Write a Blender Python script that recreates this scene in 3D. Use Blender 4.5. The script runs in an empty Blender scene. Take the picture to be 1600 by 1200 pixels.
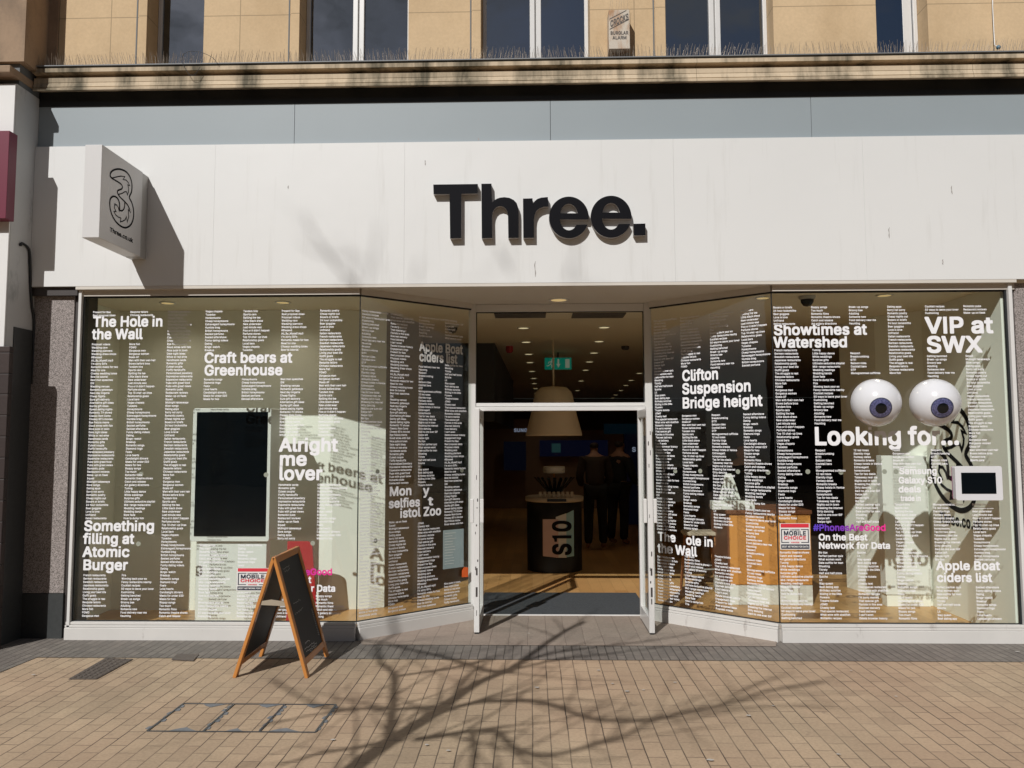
import bpy, math, random
from math import sin, cos, pi, radians, atan2, sqrt, hypot
from mathutils import Vector, Matrix
from mathutils.geometry import tessellate_polygon
random.seed(7)
sc = bpy.context.scene
C = sc.collection
# ---------------------------------------------------------------- camera
FL, PITCH, YAW, ROLL = 1216.0, 0.072, -0.0258, -0.0026
CAMP = Vector((0, -6.51, 1.65))
_fw = Vector((sin(YAW)*cos(PITCH), cos(YAW)*cos(PITCH), sin(PITCH)))
_rt = Vector((cos(YAW), -sin(YAW), 0))
_up = _rt.cross(_fw)
RT = _rt*cos(ROLL) + _up*sin(ROLL)
UP = _up*cos(ROLL) - _rt*sin(ROLL)
cd = bpy.data.cameras.new('camera'); cam = bpy.data.objects.new('camera', cd); C.objects.link(cam)
cam.matrix_world = Matrix(((RT.x, UP.x, -_fw.x, CAMP.x), (RT.y, UP.y, -_fw.y, CAMP.y), (RT.z, UP.z, -_fw.z, CAMP.z), (0, 0, 0, 1)))
cd.sensor_width = 36; cd.lens = FL/1600*36; cd.clip_start = .05; cd.clip_end = 500
sc.camera = cam
# ---------------------------------------------------------------- light
SUN = Vector((.45, 1, -.9)).normalized()          # direction the light travels
sl = bpy.data.lights.new('sun', 'SUN'); sl.energy = 4.2; sl.angle = radians(.53); sl.color = (1, .98, .955)
so = bpy.data.objects.new('sun', sl); C.objects.link(so); so.location = (-6, -14, 14)
so.rotation_euler = SUN.to_track_quat('-Z', 'Y').to_euler()
w = bpy.data.worlds.new('World'); sc.world = w; w.use_nodes = True
nt = w.node_tree; N = nt.nodes; Lk = nt.links
bg = N['Background']; sky = N.new('ShaderNodeTexSky'); sky.sky_type = 'NISHITA'; sky.sun_disc = False
sky.sun_elevation = math.asin(-SUN.z); sky.sun_rotation = atan2(-SUN.x, -SUN.y)
tc = N.new('ShaderNodeTexCoord'); mp = N.new('ShaderNodeMapping'); mp.inputs['Scale'].default_value = (1, 1, 2.2)
nz = N.new('ShaderNodeTexNoise'); nz.inputs['Scale'].default_value = 4.2; nz.inputs['Detail'].default_value = 7; nz.inputs['Roughness'].default_value = .58
rp = N.new('ShaderNodeValToRGB'); rp.color_ramp.elements[0].position = .40; rp.color_ramp.elements[1].position = .60
mx = N.new('ShaderNodeMix'); mx.data_type = 'RGBA'; mx.inputs[7].default_value = (5.2, 5.2, 5.3, 1)
Lk.new(tc.outputs['Generated'], mp.inputs['Vector']); Lk.new(mp.outputs[0], nz.inputs['Vector']); Lk.new(nz.outputs['Fac'], rp.inputs[0])
Lk.new(rp.outputs[0], mx.inputs[0]); Lk.new(sky.outputs[0], mx.inputs[6]); Lk.new(mx.outputs[2], bg.inputs[0])
bg.inputs[1].default_value = .055
vs = sc.view_settings; vs.view_transform = 'Standard'; vs.look = 'None'; vs.exposure = -.1; vs.gamma = 1; vs.use_curve_mapping = False
sc.cycles.max_bounces = 9; sc.cycles.diffuse_bounces = 6; sc.cycles.transparent_max_bounces = 24; sc.cycles.glossy_bounces = 4
sc.cycles.sample_clamp_indirect = 6; sc.cycles.caustics_reflective = False; sc.cycles.caustics_refractive = False
# ---------------------------------------------------------------- pixel -> point helpers (photo is 1600x1200)
def ray(x, y): return _fw + RT*((x-800)/FL) + UP*((600-y)/FL)
def PY(x, y, Y=0.):
    d = ray(x, y); return CAMP + d*((Y-CAMP.y)/d.y)
def PZ(x, y, Z=0.):
    d = ray(x, y); return CAMP + d*((Z-CAMP.z)/d.z)
def PX(x, y, X=0.):
    d = ray(x, y); return CAMP + d*((X-CAMP.x)/d.x)
def proj(p):
    d = Vector(p)-CAMP; q = d.dot(_fw); return 800+FL*d.dot(RT)/q, 600-FL*d.dot(UP)/q
class Plane:                                       # a vertical plane: origin (x,y), unit direction u
    def __init__(s, a, b, inset=0.):
        s.o = Vector((a[0], a[1])); d = Vector((b[0]-a[0], b[1]-a[1])); s.len = d.length; s.u = d.normalized()
        s.n = Vector((-s.u.y, s.u.x))              # points into the shop when a->b runs left to right
        s.inset = inset
    def uz(s, px, py):
        d = ray(px, py); o = s.o + s.n*s.inset
        t = ((o.x-CAMP.x)*s.n.x + (o.y-CAMP.y)*s.n.y)/(d.x*s.n.x+d.y*s.n.y)
        p = CAMP+d*t; return (Vector((p.x, p.y))-o).dot(s.u), p.z
    def P(s, u, z, off=0.):
        q = s.o + s.u*u + s.n*(s.inset+off); return Vector((q.x, q.y, z))
# ---------------------------------------------------------------- mesh builder
class B:
    def __init__(s): s.V = []; s.F = []; s.S = []; s.G = []
    def add(s, V, F, smooth=False):
        o = len(s.V); s.G.append((o, len(s.F))); s.V += [tuple(v) for v in V]; s.F += [tuple(o+i for i in f) for f in F]; s.S += [smooth]*len(F); return s
    def each(s, name, mat, parent=None, **k):       # every added piece as an object of its own
        out = []
        for i, (v0, f0) in enumerate(s.G):
            v1, f1 = s.G[i+1] if i+1 < len(s.G) else (len(s.V), len(s.F))
            b = B(); b.V = s.V[v0:v1]; b.F = [tuple(q-v0 for q in f) for f in s.F[f0:f1]]; b.S = s.S[f0:f1]; out.append(b.build(name, mat, parent, **k))
        return out
    def box(s, x0, x1, y0, y1, z0, z1):
        V = [(x, y, z) for z in (z0, z1) for y in (y0, y1) for x in (x0, x1)]
        return s.add(V, [(0, 2, 3, 1), (4, 5, 7, 6), (0, 1, 5, 4), (2, 6, 7, 3), (0, 4, 6, 2), (1, 3, 7, 5)])
    def obox(s, a, b, w, z0, z1, off=0.):           # box along a 2d segment, w thick to the left of a->b
        d = Vector((b[0]-a[0], b[1]-a[1])).normalized(); n = Vector((-d.y, d.x))
        A = Vector(a[:2])+n*off; Bb = Vector(b[:2])+n*off; A2 = A+n*w; B2 = Bb+n*w
        V = [(q.x, q.y, z) for z in (z0, z1) for q in (A, Bb, B2, A2)]
        return s.add(V, [(0, 3, 2, 1), (4, 5, 6, 7), (0, 1, 5, 4), (1, 2, 6, 5), (2, 3, 7, 6), (3, 0, 4, 7)])
    def quad(s, *p): return s.add(p, [(0, 1, 2, 3)] if len(p) == 4 else [tuple(range(len(p)))])
    def slab(s, pts, vec):                          # closed prism: polygon pts (3d) pushed along vec
        n = len(pts); vec = Vector(vec); V = [Vector(p) for p in pts]; V += [p+vec for p in V]
        F = [tuple(range(n))[::-1], tuple(range(n, 2*n))]+[(i, (i+1) % n, n+(i+1) % n, n+i) for i in range(n)]
        return s.add(V, F)
    def tube(s, pts, rad, n=8, cap=True, smooth=True):
        pts = [Vector(p) for p in pts]; m = len(pts)
        if not hasattr(rad, '__len__'): rad = [rad]*m
        V = []; F = []; t0 = (pts[1]-pts[0]).normalized(); a = t0.orthogonal().normalized()
        for i, p in enumerate(pts):
            t = (pts[min(i+1, m-1)]-pts[max(i-1, 0)]).normalized(); a = (a-t*a.dot(t)).normalized(); b = t.cross(a)
            for k in range(n): V.append(p+(a*cos(2*pi*k/n)+b*sin(2*pi*k/n))*rad[i])
        for i in range(m-1):
            for k in range(n): F.append((i*n+k, i*n+(k+1) % n, (i+1)*n+(k+1) % n, (i+1)*n+k))
        if cap: F += [tuple(range(n))[::-1], tuple((m-1)*n+k for k in range(n))]
        return s.add(V, F, smooth)
    def lathe(s, c, prof, n=32, axis='z', smooth=True, cap=False):
        c = Vector(c); V = []; F = []
        for r, h in prof:
            for k in range(n):
                a = 2*pi*k/n
                if axis == 'z': V.append(c+Vector((r*cos(a), r*sin(a), h)))
                elif axis == 'y': V.append(c+Vector((r*cos(a), h, r*sin(a))))
                else: V.append(c+Vector((h, r*cos(a), r*sin(a))))
        for i in range(len(prof)-1):
            for k in range(n): F.append((i*n+k, i*n+(k+1) % n, (i+1)*n+(k+1) % n, (i+1)*n+k))
        if cap: F += [tuple(range(n))[::-1], tuple((len(prof)-1)*n+k for k in range(n))]
        return s.add(V, F, smooth)
    def sphere(s, c, r, nu=24, nv=14, sx=1, sy=1, sz=1):
        V = []; F = []
        for j in range(nv+1):
            th = pi*j/nv
            for i in range(nu):
                a = 2*pi*i/nu; V.append((c[0]+r*sx*sin(th)*cos(a), c[1]+r*sy*sin(th)*sin(a), c[2]+r*sz*cos(th)))
        for j in range(nv):
            for i in range(nu): F.append((j*nu+i, (j+1)*nu+i, (j+1)*nu+(i+1) % nu, j*nu+(i+1) % nu))
        return s.add(V, F, True)
    def build(s, name, mat, parent=None, loc=None, bevel=0, mats=None, seg=2):
        me = bpy.data.meshes.new(name)
        o = bpy.data.objects.new(name, me)
        if parent is not None: base = wloc(parent); o.parent = parent
        else: base = Vector(loc) if loc is not None else Vector((0, 0, 0)); o.location = base
        me.from_pydata([(v[0]-base.x, v[1]-base.y, v[2]-base.z) for v in s.V], [], s.F)
        me.polygons.foreach_set('use_smooth', s.S)
        if mat: me.materials.append(mat)
        C.objects.link(o); me.validate(); me.update()
        if bevel:
            b = o.modifiers.new('bevel', 'BEVEL'); b.width = bevel; b.segments = seg; b.limit_method = 'ANGLE'; b.angle_limit = radians(40)
        return o
def wloc(o):
    p = Vector((0, 0, 0))
    while o is not None: p = p+o.location; o = o.parent
    return p
def tag(o, label=None, cat=None, group=None, kind=None):
    if label: o['label'] = label
    if cat: o['category'] = cat
    if group: o['group'] = group
    if kind: o['kind'] = kind
    return o
def thing(name, loc, label, cat, group=None):
    o = bpy.data.objects.new(name, None); C.objects.link(o); o.location = loc; o.empty_display_size = .1
    return tag(o, label, cat, group)
def copy_tree(o, parent=None):
    c = o.copy(); C.objects.link(c)
    if parent is not None: c.parent = parent
    for ch in list(o.children): copy_tree(ch, c)
    return c
def struct(b, name, mat, loc=None): return tag(b.build(name, mat, None, loc), kind='structure')
# ---------------------------------------------------------------- materials
def newmat(name):
    m = bpy.data.materials.new(name); m.use_nodes = True; return m, m.node_tree.nodes, m.node_tree.links, m.node_tree.nodes['Principled BSDF']
def rgba(c): return (c[0], c[1], c[2], 1)
def mixc(N, L, f, a, b, mode='MIX'):
    m = N.new('ShaderNodeMix'); m.data_type = 'RGBA'; m.blend_type = mode
    for s, v in ((0, f), (6, a), (7, b)):
        if isinstance(v, (int, float)): m.inputs[s].default_value = v
        elif isinstance(v, tuple): m.inputs[s].default_value = rgba(v)
        else: L.new(v, m.inputs[s])
    return m.outputs[2]
def noise(N, L, vec, scale, detail=4, rough=.55, dist=0):
    n = N.new('ShaderNodeTexNoise'); n.inputs['Scale'].default_value = scale; n.inputs['Detail'].default_value = detail
    n.inputs['Roughness'].default_value = rough; n.inputs['Distortion'].default_value = dist
    if vec is not None: L.new(vec, n.inputs['Vector'])
    return n.outputs['Fac']
def ramp(N, L, f, stops):
    r = N.new('ShaderNodeValToRGB'); e = r.color_ramp.elements
    while len(e) > 1: e.remove(e[0])
    e[0].position = stops[0][0]; c = stops[0][1]; e[0].color = (c, c, c, 1) if isinstance(c, (int, float)) else rgba(c)
    for p, c in stops[1:]:
        x = e.new(p); x.color = (c, c, c, 1) if isinstance(c, (int, float)) else rgba(c)
    L.new(f, r.inputs[0]); return r.outputs[0]
def wpos(N): return N.new('ShaderNodeNewGeometry').outputs['Position']
def mapv(N, L, v, scale=(1, 1, 1), loc=(0, 0, 0), rot=(0, 0, 0)):
    m = N.new('ShaderNodeMapping'); m.inputs['Scale'].default_value = scale; m.inputs['Location'].default_value = loc; m.inputs['Rotation'].default_value = rot
    L.new(v, m.inputs['Vector']); return m.outputs[0]
def bump(N, L, bs, h, strength=.3, dist=.01):
    b = N.new('ShaderNodeBump'); b.inputs['Strength'].default_value = strength; b.inputs['Distance'].default_value = dist
    L.new(h, b.inputs['Height']); L.new(b.outputs[0], bs.inputs['Normal'])
def plain(name, col, rough=.5, metal=0., var=.08, scale=6., bmp=0., coat=0., dirt=None, spec=.5):
    m, N, L, b = newmat(name); p = wpos(N)
    n = noise(N, L, p, scale, 5)
    lo = tuple(c*(1-var) for c in col); hi = tuple(min(1, c*(1+var)) for c in col)
    c = mixc(N, L, n, lo, hi)
    if dirt:
        n2 = noise(N, L, mapv(N, L, p, (dirt[1], dirt[1], dirt[1]*.35)), 1, 8, .7)
        c = mixc(N, L, ramp(N, L, n2, [(dirt[2], 0.), (dirt[2]+.12, dirt[3])]), c, dirt[0])
    L.new(c, b.inputs['Base Color']); b.inputs['Roughness'].default_value = rough; b.inputs['Metallic'].default_value = metal
    b.inputs['Coat Weight'].default_value = coat; b.inputs['Specular IOR Level'].default_value = spec
    if bmp: bump(N, L, b, noise(N, L, p, scale*8, 4), bmp, .004)
    return m
def emis(name, col, s):
    m, N, L, b = newmat(name); b.inputs['Base Color'].default_value = rgba(col); b.inputs['Emission Color'].default_value = rgba(col); b.inputs['Emission Strength'].default_value = s; return m
def glassmat(name, tint=(.86, .9, .86), refl=.04, rough=0.0, dirty=0., gcol=(1, 1, 1), wavy=0.):
    m, N, L, b = newmat(name); N.remove(b); out = N['Material Output']
    lw = N.new('ShaderNodeLayerWeight'); lw.inputs[0].default_value = .5
    pw = N.new('ShaderNodeMath'); pw.operation = 'POWER'; pw.inputs[1].default_value = 5; L.new(lw.outputs['Facing'], pw.inputs[0])
    ma = N.new('ShaderNodeMath'); ma.operation = 'MULTIPLY_ADD'; ma.inputs[1].default_value = .9; ma.inputs[2].default_value = refl; L.new(pw.outputs[0], ma.inputs[0])
    tr = N.new('ShaderNodeBsdfTransparent'); tr.inputs[0].default_value = rgba(tint)
    gl = N.new('ShaderNodeBsdfGlossy'); gl.inputs['Roughness'].default_value = rough; gl.inputs[0].default_value = rgba(gcol)
    if wavy:
        bb_ = N.new('ShaderNodeBump'); bb_.inputs['Strength'].default_value = wavy; bb_.inputs['Distance'].default_value = .02; L.new(noise(N, L, wpos(N), 2.2, 2), bb_.inputs['Height']); L.new(bb_.outputs[0], gl.inputs['Normal'])
    ms = N.new('ShaderNodeMixShader'); L.new(ma.outputs[0], ms.inputs[0]); L.new(tr.outputs[0], ms.inputs[1]); L.new(gl.outputs[0], ms.inputs[2])
    fin = ms.outputs[0]
    if dirty:
        p = wpos(N); n = noise(N, L, mapv(N, L, p, (9, 9, 1.6)), 1, 9, .75)
        df = N.new('ShaderNodeBsdfDiffuse'); df.inputs[0].default_value = (.55, .55, .5, 1)
        m2 = N.new('ShaderNodeMixShader'); L.new(ramp(N, L, n, [(.45, 0.), (.75, dirty)]), m2.inputs[0]); L.new(fin, m2.inputs[1]); L.new(df.outputs[0], m2.inputs[2]); fin = m2.outputs[0]
    L.new(fin, out.inputs['Surface']); return m
def brickmat(name, c1, c2, mortar, bw, rh, ms, swap=True, var=(.85, 1.1), off=.5, bumpd=.004, rough=.85, loc=(0, 0, 0), stain=None, rot=0., cross=.45):
    m, N, L, b = newmat(name); p = wpos(N)
    if rot: p = mapv(N, L, p, rot=(0, 0, rot))
    s = N.new('ShaderNodeSeparateXYZ'); L.new(p, s.inputs[0]); cb = N.new('ShaderNodeCombineXYZ')
    if swap == 'xz': L.new(s.outputs[0], cb.inputs[0]); L.new(s.outputs[2], cb.inputs[1])
    elif swap == 'yz': L.new(s.outputs[1], cb.inputs[0]); L.new(s.outputs[2], cb.inputs[1])
    elif swap: L.new(s.outputs[1], cb.inputs[0]); L.new(s.outputs[0], cb.inputs[1])
    else: L.new(s.outputs[0], cb.inputs[0]); L.new(s.outputs[1], cb.inputs[1])
    v = mapv(N, L, cb.outputs[0], loc=loc)
    wob = N.new('ShaderNodeTexNoise'); wob.inputs['Scale'].default_value = 3.; wob.inputs['Detail'].default_value = 2; L.new(p, wob.inputs['Vector'])
    va = N.new('ShaderNodeVectorMath'); va.operation = 'MULTIPLY_ADD'; va.inputs[1].default_value = (.012*rh/.1,)*3; L.new(wob.outputs['Color'], va.inputs[0]); L.new(v, va.inputs[2])
    t = N.new('ShaderNodeTexBrick'); L.new(va.outputs[0], t.inputs['Vector']); t.offset = off; t.offset_frequency = 2
    t.inputs['Scale'].default_value = 1; t.inputs['Brick Width'].default_value = bw; t.inputs['Row Height'].default_value = rh; t.inputs['Mortar Size'].default_value = ms
    t.inputs['Mortar Smooth'].default_value = .25; t.inputs['Bias'].default_value = 0
    t.inputs['Color1'].default_value = rgba(c1); t.inputs['Color2'].default_value = rgba(c2); t.inputs['Mortar'].default_value = rgba(c1)
    big = noise(N, L, p, .9, 5, .6); fine = noise(N, L, p, 55, 4, .6)
    c = mixc(N, L, 1., t.outputs['Color'], ramp(N, L, big, [(.3, var[0]), (.7, var[1])]), 'MULTIPLY')
    c = mixc(N, L, 1., c, ramp(N, L, fine, [(.3, .86), (.7, 1.12)]), 'MULTIPLY')
    c = mixc(N, L, ramp(N, L, noise(N, L, p, .55, 3), [(.4, 0.), (.65, .35)]), c, tuple(q*f for q, f in zip(c2, (1.18, .95, .95))))
    if stain:
        sp = noise(N, L, p, stain[1], 6, .7); c = mixc(N, L, ramp(N, L, sp, [(stain[2], 0.), (stain[2]+.07, stain[3])]), c, stain[0])
    jn = noise(N, L, p, 2.3, 4)
    sv = N.new('ShaderNodeSeparateXYZ'); L.new(va.outputs[0], sv.inputs[0])
    pp = N.new('ShaderNodeMath'); pp.operation = 'PINGPONG'; pp.inputs[1].default_value = rh/2; L.new(sv.outputs[1], pp.inputs[0])
    ln = N.new('ShaderNodeMapRange'); ln.inputs[1].default_value = ms*1.15; ln.inputs[2].default_value = ms*.35; L.new(pp.outputs[0], ln.inputs[0])
    bk = N.new('ShaderNodeMath'); bk.operation = 'MULTIPLY'; bk.inputs[1].default_value = cross; L.new(t.outputs['Fac'], bk.inputs[0])
    mxx = N.new('ShaderNodeMath'); mxx.operation = 'MAXIMUM'; L.new(bk.outputs[0], mxx.inputs[0]); L.new(ln.outputs[0], mxx.inputs[1])
    jf = N.new('ShaderNodeMath'); jf.operation = 'MULTIPLY'; L.new(mxx.outputs[0], jf.inputs[0]); L.new(ramp(N, L, jn, [(.35, .45), (.65, 1.)]), jf.inputs[1])
    c = mixc(N, L, jf.outputs[0], c, mortar)
    L.new(c, b.inputs['Base Color']); b.inputs['Roughness'].default_value = rough
    h = N.new('ShaderNodeMath'); h.operation = 'SUBTRACT'; L.new(ramp(N, L, fine, [(0., 0.), (1., .25)]), h.inputs[0]); L.new(mxx.outputs[0], h.inputs[1])
    bump(N, L, b, h.outputs[0], .7, bumpd); return m
def stainstone(name, base, dark, scale=(3., 3., 1.), lo=.42, hi=.62, amt=.9, joints=None):
    m, N, L, b = newmat(name); p = wpos(N)
    a = noise(N, L, mapv(N, L, p, scale), 1, 8, .62); g = noise(N, L, p, 40, 4)
    c = mixc(N, L, noise(N, L, p, 3, 4), tuple(x*.88 for x in base), tuple(x*1.1 for x in base))
    c = mixc(N, L, ramp(N, L, a, [(lo, 0.), (hi, amt)]), c, dark)
    c = mixc(N, L, 1., c, ramp(N, L, g, [(.25, .93), (.75, 1.04)]), 'MULTIPLY')
    if joints:
        s = N.new('ShaderNodeSeparateXYZ'); L.new(p, s.inputs[0]); cb = N.new('ShaderNodeCombineXYZ'); L.new(s.outputs[0], cb.inputs[0]); L.new(s.outputs[2], cb.inputs[1])
        t = N.new('ShaderNodeTexBrick'); L.new(mapv(N, L, cb.outputs[0], loc=joints[3]), t.inputs['Vector']); t.offset = .0; t.inputs['Scale'].default_value = 1
        t.inputs['Brick Width'].default_value = joints[0]; t.inputs['Row Height'].default_value = joints[1]; t.inputs['Mortar Size'].default_value = joints[2]; t.inputs['Mortar Smooth'].default_value = .6
        c = mixc(N, L, ramp(N, L, t.outputs['Fac'], [(0., 0.), (1., .75)]), c, tuple(x*.4 for x in base))
    L.new(c, b.inputs['Base Color']); b.inputs['Roughness'].default_value = .9
    bump(N, L, b, g, .2, .004); return m
M = {}
M['stone'] = stainstone('bath_stone', (.60, .44, .265), (.40, .27, .14), (1.6, 1.6, 1.1), .45, .75, .55, (1.15, .46, .005, (.25, .14, 0)))
M['stone2'] = stainstone('weathered_stone', (.33, .23, .15), (.08, .06, .045), (2, 2, 1.2), .42, .7, .8)
M['cornice'] = stainstone('stained_cornice', (.56, .45, .315), (.06, .055, .035), (3.6, 3.6, .5), .45, .64, .9, (2.3, 3.0, .004, (.9, .0, 0)))
M['lead'] = plain('lead', (.17, .18, .19), .55, 0., .2, 14)
M['greypanel'] = plain('grey_painted_panel', (.275, .315, .335), .5, 0., .05, 1.5, 0., 0., ((.25, .27, .28), 1.2, .62, .4))
M['joint'] = plain('joint', (.14, .15, .155), .8)
m, N, L, b = newmat('white_fascia_paint'); p = wpos(N)
c = mixc(N, L, noise(N, L, p, .8, 4), (.655, .655, .64), (.70, .70, .685))
st = noise(N, L, mapv(N, L, p, (14, 14, 1.1)), 1, 5, .6); c = mixc(N, L, ramp(N, L, st, [(.58, 0.), (.8, .4)]), c, (.5, .49, .46))
L.new(c, b.inputs['Base Color']); b.inputs['Roughness'].default_value = .45; bump(N, L, b, noise(N, L, p, 1.7, 3), .06, .05); M['fascia'] = m
M['white'] = plain('white_paint', (.72, .71, .69), .4, 0., .05, 5, .05, 0., ((.3, .26, .24), 5, .66, .6))
M['riser'] = plain('scuffed_white_riser', (.6, .58, .55), .5, 0., .08, 3, .1, 0., ((.24, .2, .18), 7, .62, .75))
M['alu'] = plain('white_aluminium', (.66, .65, .63), .3, 0., .04, 6, 0., .2, ((.22, .2, .18), 12, .7, .7))
M['alugrey'] = plain('grey_aluminium', (.42, .41, .39), .35, .1, .05, 6)
M['gasket'] = plain('gasket', (.012, .014, .016), .5)
M['soffit'] = plain('cream_soffit', (.58, .54, .48), .6, 0., .04, 2)
M['black'] = plain('black_satin', (.006, .006, .008), .6, 0., .1, 5, spec=.08)
M['letterside'] = plain('letter_return', (.3, .27, .25), .5, 0., .05, 5)
M['vinyl'] = plain('white_vinyl', (.8, .8, .82), .5, 0., .01, 5)
M['vinylshade'] = plain('shaded_vinyl', (.6, .6, .58), .5, 0., .01, 5)  # greyed copy of the vinyl for words lying in the fascia's shade
m, N, L, b = newmat('granite'); p = wpos(N)
v = N.new('ShaderNodeTexVoronoi'); v.inputs['Scale'].default_value = 190; L.new(p, v.inputs['Vector'])
c = mixc(N, L, ramp(N, L, v.outputs['Color'], [(.25, 0.), (.75, 1.)]), (.13, .115, .105), (.42, .37, .35)); c = mixc(N, L, ramp(N, L, noise(N, L, p, 120, 3), [(.55, 0.), (.7, .7)]), c, (.06, .05, .05))
L.new(c, b.inputs['Base Color']); b.inputs['Roughness'].default_value = .3; M['granite'] = m
M['granitedark'] = plain('dark_granite', (.045, .048, .048), .4, 0., .3, 30, 0., 0., ((.2, .2, .19), 40, .7, .6))
M['darktrim'] = plain('dark_trim', (.05, .042, .04), .5)
M['glass'] = glassmat('shop_glass', (.955, .975, .958), .035, 0., 0., (1, 1, 1), .04)
M['glassup'] = glassmat('upstairs_glass', (.3, .33, .36), .2, 0., .0, (.8, .88, 1.), .12)
M['frost'] = plain('frosted_dot', (.38, .37, .32), .7)
M['pave'] = brickmat('beige_pavers', (.445, .338, .225), (.372, .28, .187), (.05, .038, .028), .2, .1, .0036, True, (.78, 1.13), .5, .004, .85, (0, 0, 0), ((.17, .13, .1), 7, .62, .5), 0., .75)
M['paveb'] = brickmat('dark_band_pavers', (.205, .185, .16), (.15, .137, .12), (.05, .044, .036), .105, .066, .005, True, (.75, 1.15), .5, .005, .8, (.03, .02, 0), ((.33, .3, .27), 6, .66, .5))
M['paver'] = brickmat('recess_tiles', (.32, .265, .215), (.265, .22, .18), (.16, .12, .1), .16, .155, .003, True, (.8, 1.1), 0., .003, .75, (.01, .035, 0), ((.2, .16, .14), 8, .66, .5))
M['wood'] = brickmat('oak_floor', (.56, .33, .13), (.43, .24, .085), (.12, .06, .02), 1.1, .13, .0015, True, (.85, 1.15), .37, .001, .38)
M['mat'] = plain('entrance_mat', (.05, .056, .062), .95, 0., .6, 45, .9)
M['cream'] = plain('cream_ceiling', (.8, .74, .6), .7, 0., .03, 1)
M['wallwhite'] = plain('off_white_wall', (.83, .84, .77), .6, 0., .03, 1)
M['wallbrown'] = plain('taupe_wall', (.33, .28, .21), .6, 0., .05, 1)
M['walldark'] = plain('dark_shop_wall', (.10, .075, .06), .7, 0., .1, 1)
M['panelw'] = plain('white_display_panel', (.74, .75, .72), .4, 0., .02, 2)
M['screen'] = plain('dark_screen', (.003, .005, .007), .12, 0., .1, 3, spec=.4)
M['wallblack'] = plain('black_partition', (.012, .012, .013), .5)
M['oakframe'] = plain('varnished_timber', (.50, .2, .045), .4, 0., .18, 9, .05, .3)
M['chalk'] = plain('blackboard', (.012, .014, .018), .55, 0., .3, 8)
M['chalkmark'] = plain('chalk_marks', (.45, .45, .45), .9)
M['eyewhite'] = plain('gloss_white', (.66, .66, .68), .18, 0., .02, 3, 0., .6)
M['red'] = plain('red_board', (.42, .015, .02), .5)
M['redmark'] = plain('red_print', (.62, .03, .05), .5)
M['navy'] = plain('navy_print', (.012, .018, .04), .5)
M['maroon'] = plain('maroon_panel', (.14, .008, .03), .45)
M['brick'] = brickmat('brown_brick_tiles', (.032, .018, .014), (.024, .014, .012), (.015, .01, .009), .42, .17, .006, 'xz', (.8, 1.1), .5, .006, .6)
M['pier'] = plain('grimy_white_pier', (.5, .5, .49), .6, 0., .1, 3, .15, 0., ((.14, .14, .14), 3.5, .55, .6))
M['orange'] = plain('orange_wood', (.62, .27, .06), .5, 0., .1, 4)
M['brownwood'] = plain('dark_brown_wood', (.16, .055, .02), .5, 0., .15, 5)
M['stoolwood'] = plain('stool_wood', (.48, .2, .07), .5, 0., .15, 9)
M['magenta'] = plain('magenta_case', (.45, .02, .25), .4)
M['iron'] = plain('cast_iron', (.12, .1, .085), .6, .3, .3, 40, .3)
M['steel'] = plain('steel_frame', (.1, .11, .12), .4, .6, .2, 10)
M['mortar'] = plain('patch_mortar', (.17, .18, .19), .8, 0., .3, 30, .2)
M['spike'] = plain('spike_steel', (.4, .34, .28), .4, .5, .05, 5)
M['bark'] = plain('bark', (.09, .075, .06), .9, 0., .3, 20)
M['shade'] = plain('lamp_shade', (.86, .76, .6), .6, 0., .03, 2)
M['green'] = emis('exit_green', (0, .16, .11), .5)
M['exitwhite'] = emis('exit_white', (.2, .22, .17), .6)
M['lampglow'] = emis('lamp_glow', (.8, .68, .42), .8)
M['lampglow2'] = emis('lamp_glow_near', (.8, .6, .28), .5)
M['jacket'] = plain('brown_jacket', (.035, .024, .019), .9)
M['clothes'] = plain('dark_clothes', (.01, .01, .012), .9)
M['skin'] = plain('skin', (.3, .16, .11), .6)
M['hair'] = plain('dark_hair', (.03, .02, .015), .7)
M['ginger'] = plain('auburn_hair', (.25, .07, .03), .7)
M['beige'] = plain('beige_box', (.5, .42, .32), .6)
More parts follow.
